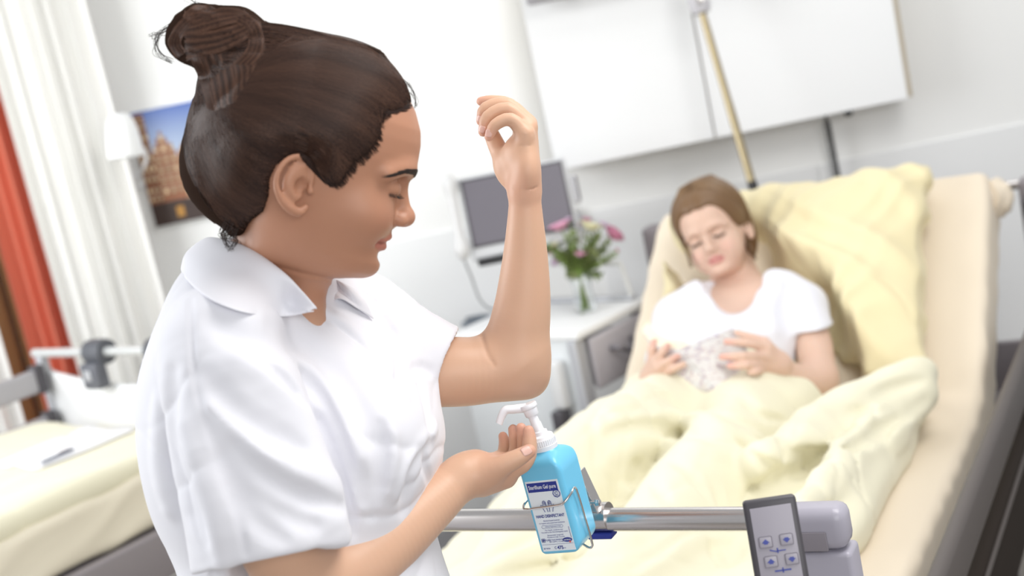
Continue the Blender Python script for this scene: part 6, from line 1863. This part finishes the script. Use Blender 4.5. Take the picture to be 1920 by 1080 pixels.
    strands('eyelashes', la, .00035, .00012, mat('lash_brown', (.02, .012, .01), .5), body)
    # hair: parted in the middle, gathered low at the back
    hp = poly2d([(.0955, .062), (.088, .064), (.080, .055), (.072, .042), (.062, .024), (.050, .004), (.036, -.012), (.018, -.018), (-.004, -.016), (-.020, -.020), (-.034, -.045), (-.05, -.075), (-.08, -.10), (-.2, -.1), (-.2, .2), (.2, .2), (.2, .05)])
    ho = SDF(); ho.u(PH.fn(ell((-.008, 0, .028), (.098, .0735, .088)))).u(PH.fn(face_loft), .02)
    def cap_fn(p):
        l = PH.l(p); q = hp(l[:, 0], l[:, 2])
        th = (.013 + .004 * np.clip(-l[:, 0] / .06, 0, 1)) * np.clip(-q / .030, 0, 1) ** .5 + .0015
        th = th - .006 * np.exp(-(l[:, 1] / .004) ** 2) * (l[:, 2] > 0)
        return np.maximum(ho.ev(p) - th * PH.sc, q * .8)
    hs = SDF().u(cap_fn)
    hs.u(PH.fn(chain([(-.03, -.066, -.02), (-.055, -.062, -.05), (-.062, -.045, -.085)], [.016, .018, .015], 3)), .02)
    hs.u(PH.fn(chain([(-.03, .066, -.02), (-.055, .062, -.05), (-.062, .045, -.085)], [.018, .020, .018], 3)), .02)
    c = PH.O
    hair = link_mesh('hair', hs.mesh('hair', c - .17, c + .17, .0038), M_hairP, root)
    G = []
    st_ = []
    for sgn in (-1, 1):
        for _ in range(1300):
            q = rg.rand(); x0 = .088 - q * .15; zt_ = .12
            a0 = np.array([x0, sgn * .002, .2]); yy = np.linspace(0, 1, 16); path = []
            for t in yy:
                # swing from the part, over the temple, back behind the ear
                x = x0 * (1 - t) + (-.045) * t + .018 * math.sin(math.pi * t) * (1 - q); y = sgn * (.003 + .12 * math.sin(min(1, t * 1.25) * math.pi / 2)); z = .16 * (1 - t) ** .8 - .06 * t
                path.append((x, y, z))
            tip = rg.normal(0, .0025, 3); h = [push_out(hs, PH.w(np.array(p_) + tip), .0007) for p_ in path]
            a_ = rg.uniform(0, .3); b_ = rg.uniform(.6, 1.0); i0, i1 = int(a_ * 15), max(int(b_ * 15), int(a_ * 15) + 4)
            seg = np.array(h[i0:i1 + 1]); ss = np.stack([np.interp(np.linspace(0, 1, 14), np.linspace(0, 1, len(seg)), seg[:, j]) for j in range(3)], -1)
            st_.append(ss)
    strands('hair_strands', st_, .0007, .0005, M_strP, hair)
    lock = []
    for (pts, n_) in (([(1392, 430, 3.30), (1400, 452, 3.28), (1410, 470, 3.27), (1416, 486, 3.27)], 60), ([(1272, 430, 3.30), (1280, 455, 3.27), (1290, 480, 3.25), (1296, 500, 3.24)], 40)):
        for _ in range(n_):
            a0 = [P(x + rg.normal(0, 1.6), y + rg.normal(0, 1), z + rg.normal(0, .004)) for x, y, z in pts]; cm, _r = catmull(a0, [0] * 4, 4); lock.append(cm)
    strands('face_locks', lock, .0006, .0003, M_strP, hair)
    # T-shirt
    def base(s):
        s.u(chain([P(1275, 592, 3.25), P(1335, 560, 3.235), P(1390, 566, 3.21), P(1455, 550, 3.17), P(1505, 575, 3.12)], [.052, .052, .058, .056, .056], 4))
        s.u(ell(P(1388, 648, 3.15), (.155, .105, .14), (R_, F_, U_)), .05)
        s.u(ell(P(1440, 640, 3.09), (.07, .07, .065), (R_, F_, U_)), .04); s.u(ell(P(1335, 655, 3.13), (.065, .07, .065), (R_, F_, U_)), .04)
        s.u(chain([P(1385, 700, 3.12), P(1392, 790, 3.06)], [.125, .135], 0), .05)
        n = U_ * -.97 + R_ * .18
        s.u(imax(chain([P(1500, 580, 3.12), P(1522, 630, 3.07), P(1530, 670, 3.03)], [.058, .057, .056], 3), plane(P(1526, 614, 3.08), n), .004), .02)
        s.s(imax(cap(P(1515, 590, 3.09), P(1530, 670, 3.03), .044), plane(P(1522, 600, 3.09), -n), .01), .004)
        s.u(chain([P(1268, 600, 3.25), P(1250, 670, 3.17)], [.052, .050], 0), .02)
        s.s(chain([P(1382, 470, 3.26), P(1380, 530, 3.20), P(1376, 545, 3.15), P(1370, 560, 3.02)], [.062, .062, .050, .040], 4), .008)
        s.s(chain([P(1372, 540, 3.16), P(1370, 574, 3.11), P(1369, 576, 2.98)], [.03, .014, .012], 3), .012)
        s.s(chain([P(1325, 520, 3.24), P(1340, 540, 3.16), P(1345, 545, 3.02)], [.02, .018, .018], 3), .015); s.s(chain([P(1435, 505, 3.2), P(1415, 535, 3.12), P(1410, 540, 3.0)], [.02, .018, .018], 3), .015)
    b0 = SDF(); base(b0); lo2, hi2 = bounds_of([P(1200, 480, 3.4), P(1600, 480, 3.4), P(1200, 800, 2.9), P(1600, 800, 2.9), P(1200, 480, 2.9), P(1600, 800, 3.3)])
    b0.mesh('tmp', lo2, hi2, .010)
    s = SDF(); base(s)
    f = lambda pts, r, h, up=False, k=.02: fold(s, b0, pts, r, h, k, up)
    f([(1478, 530), (1482, 565), (1478, 600)], .010, .004)
    f([(1320, 600), (1380, 615), (1440, 600)], .012, .004); 
    f([(1270, 560), (1300, 590), (1310, 630)], .010, .005); f([(1455, 540), (1445, 580), (1452, 620)], .012, .005, True)
    s.d(lambda p, w=wav(97, 8, 6): -.004 * w(p), 0)
    link_mesh('t_shirt', s.mesh('t_shirt', lo2, hi2, .0045), M_tee, root)
patient()

# ================================================================ the paperback
def book():
    S0, S1 = P(1271, 655, 2.905), P(1342, 735, 2.845)
    R0, R1 = P(1373, 616, 2.955), P(1432, 702, 2.890)
    L0, L1 = P(1203, 613, 2.985), P(1262, 705, 2.925)
    root = empty('paperback_book', (S0 + S1) / 2, 'open paperback with pale scribbled cover in the patient hands', 'book')
    m = mat('book_cover', (.56, .55, .57), .5); nt = m.node_tree; b = nt.nodes['Principled BSDF']
    tc = nt.nodes.new('ShaderNodeTexCoord'); mp = nt.nodes.new('ShaderNodeMapping'); mp.inputs['Rotation'].default_value = (.3, .6, .5); mp.inputs['Scale'].default_value = (1, 3.0, 1)
    w = nt.nodes.new('ShaderNodeTexNoise'); w.inputs['Scale'].default_value = 42; w.inputs['Detail'].default_value = 5; w.inputs['Distortion'].default_value = 2.0
    cr = nt.nodes.new('ShaderNodeValToRGB'); cr.color_ramp.elements[0].position = .38; cr.color_ramp.elements[0].color = (.42, .36, .44, 1); cr.color_ramp.elements[1].position = .52; cr.color_ramp.elements[1].color = (.68, .67, .65, 1)
    e = cr.color_ramp.elements.new(.44); e.color = (.62, .53, .48, 1)
    nt.links.new(tc.outputs['Object'], mp.inputs['Vector']); nt.links.new(mp.outputs['Vector'], w.inputs['Vector']); nt.links.new(w.outputs['Fac'], cr.inputs['Fac']); nt.links.new(cr.outputs['Color'], b.inputs['Base Color'])
    pg = mat('cream_pages', (.84, .76, .60), .7, bump=(900, .2, .0005))
    cm = MB()
    for (A0, A1, bend) in ((R0, R1, .010), (L0, L1, .014)):
        n = np.cross(A0 - S0, S1 - S0); n /= np.linalg.norm(n); n = n if n @ F_ > 0 else -n
        n = n + U_ * .55
        top = lambda u, v, A0=A0, A1=A1, n=n, bend=bend: (S0 * (1 - v) + S1 * v) * (1 - u) + (A0 * (1 - v) + A1 * v) * u - n * bend * math.sin(math.pi * u * .9)
        cm.sheet(top, 14, 10)
        pb = MB()
        tk = .020
        V = lambda u, v, h, n=n, top=top: top(.02 + u * .96, .012 + v * .976) + n * (.0012 + h * tk)
        pb.sheet(lambda u, v: V(u, v, 0), 12, 4); pb.sheet(lambda u, v: V(u, v, 1), 12, 4)
        pb.sheet(lambda u, v: V(u, 0, v), 12, 2); pb.sheet(lambda u, v: V(u, 1, v), 12, 2); pb.sheet(lambda u, v: V(1, u, v), 4, 2); pb.sheet(lambda u, v: V(0, u, v), 4, 2)
        pb.build('page_block', pg, root, sharp=30)
    cm.build('cover', m, root, solid=.0012, sharp=None)
book()
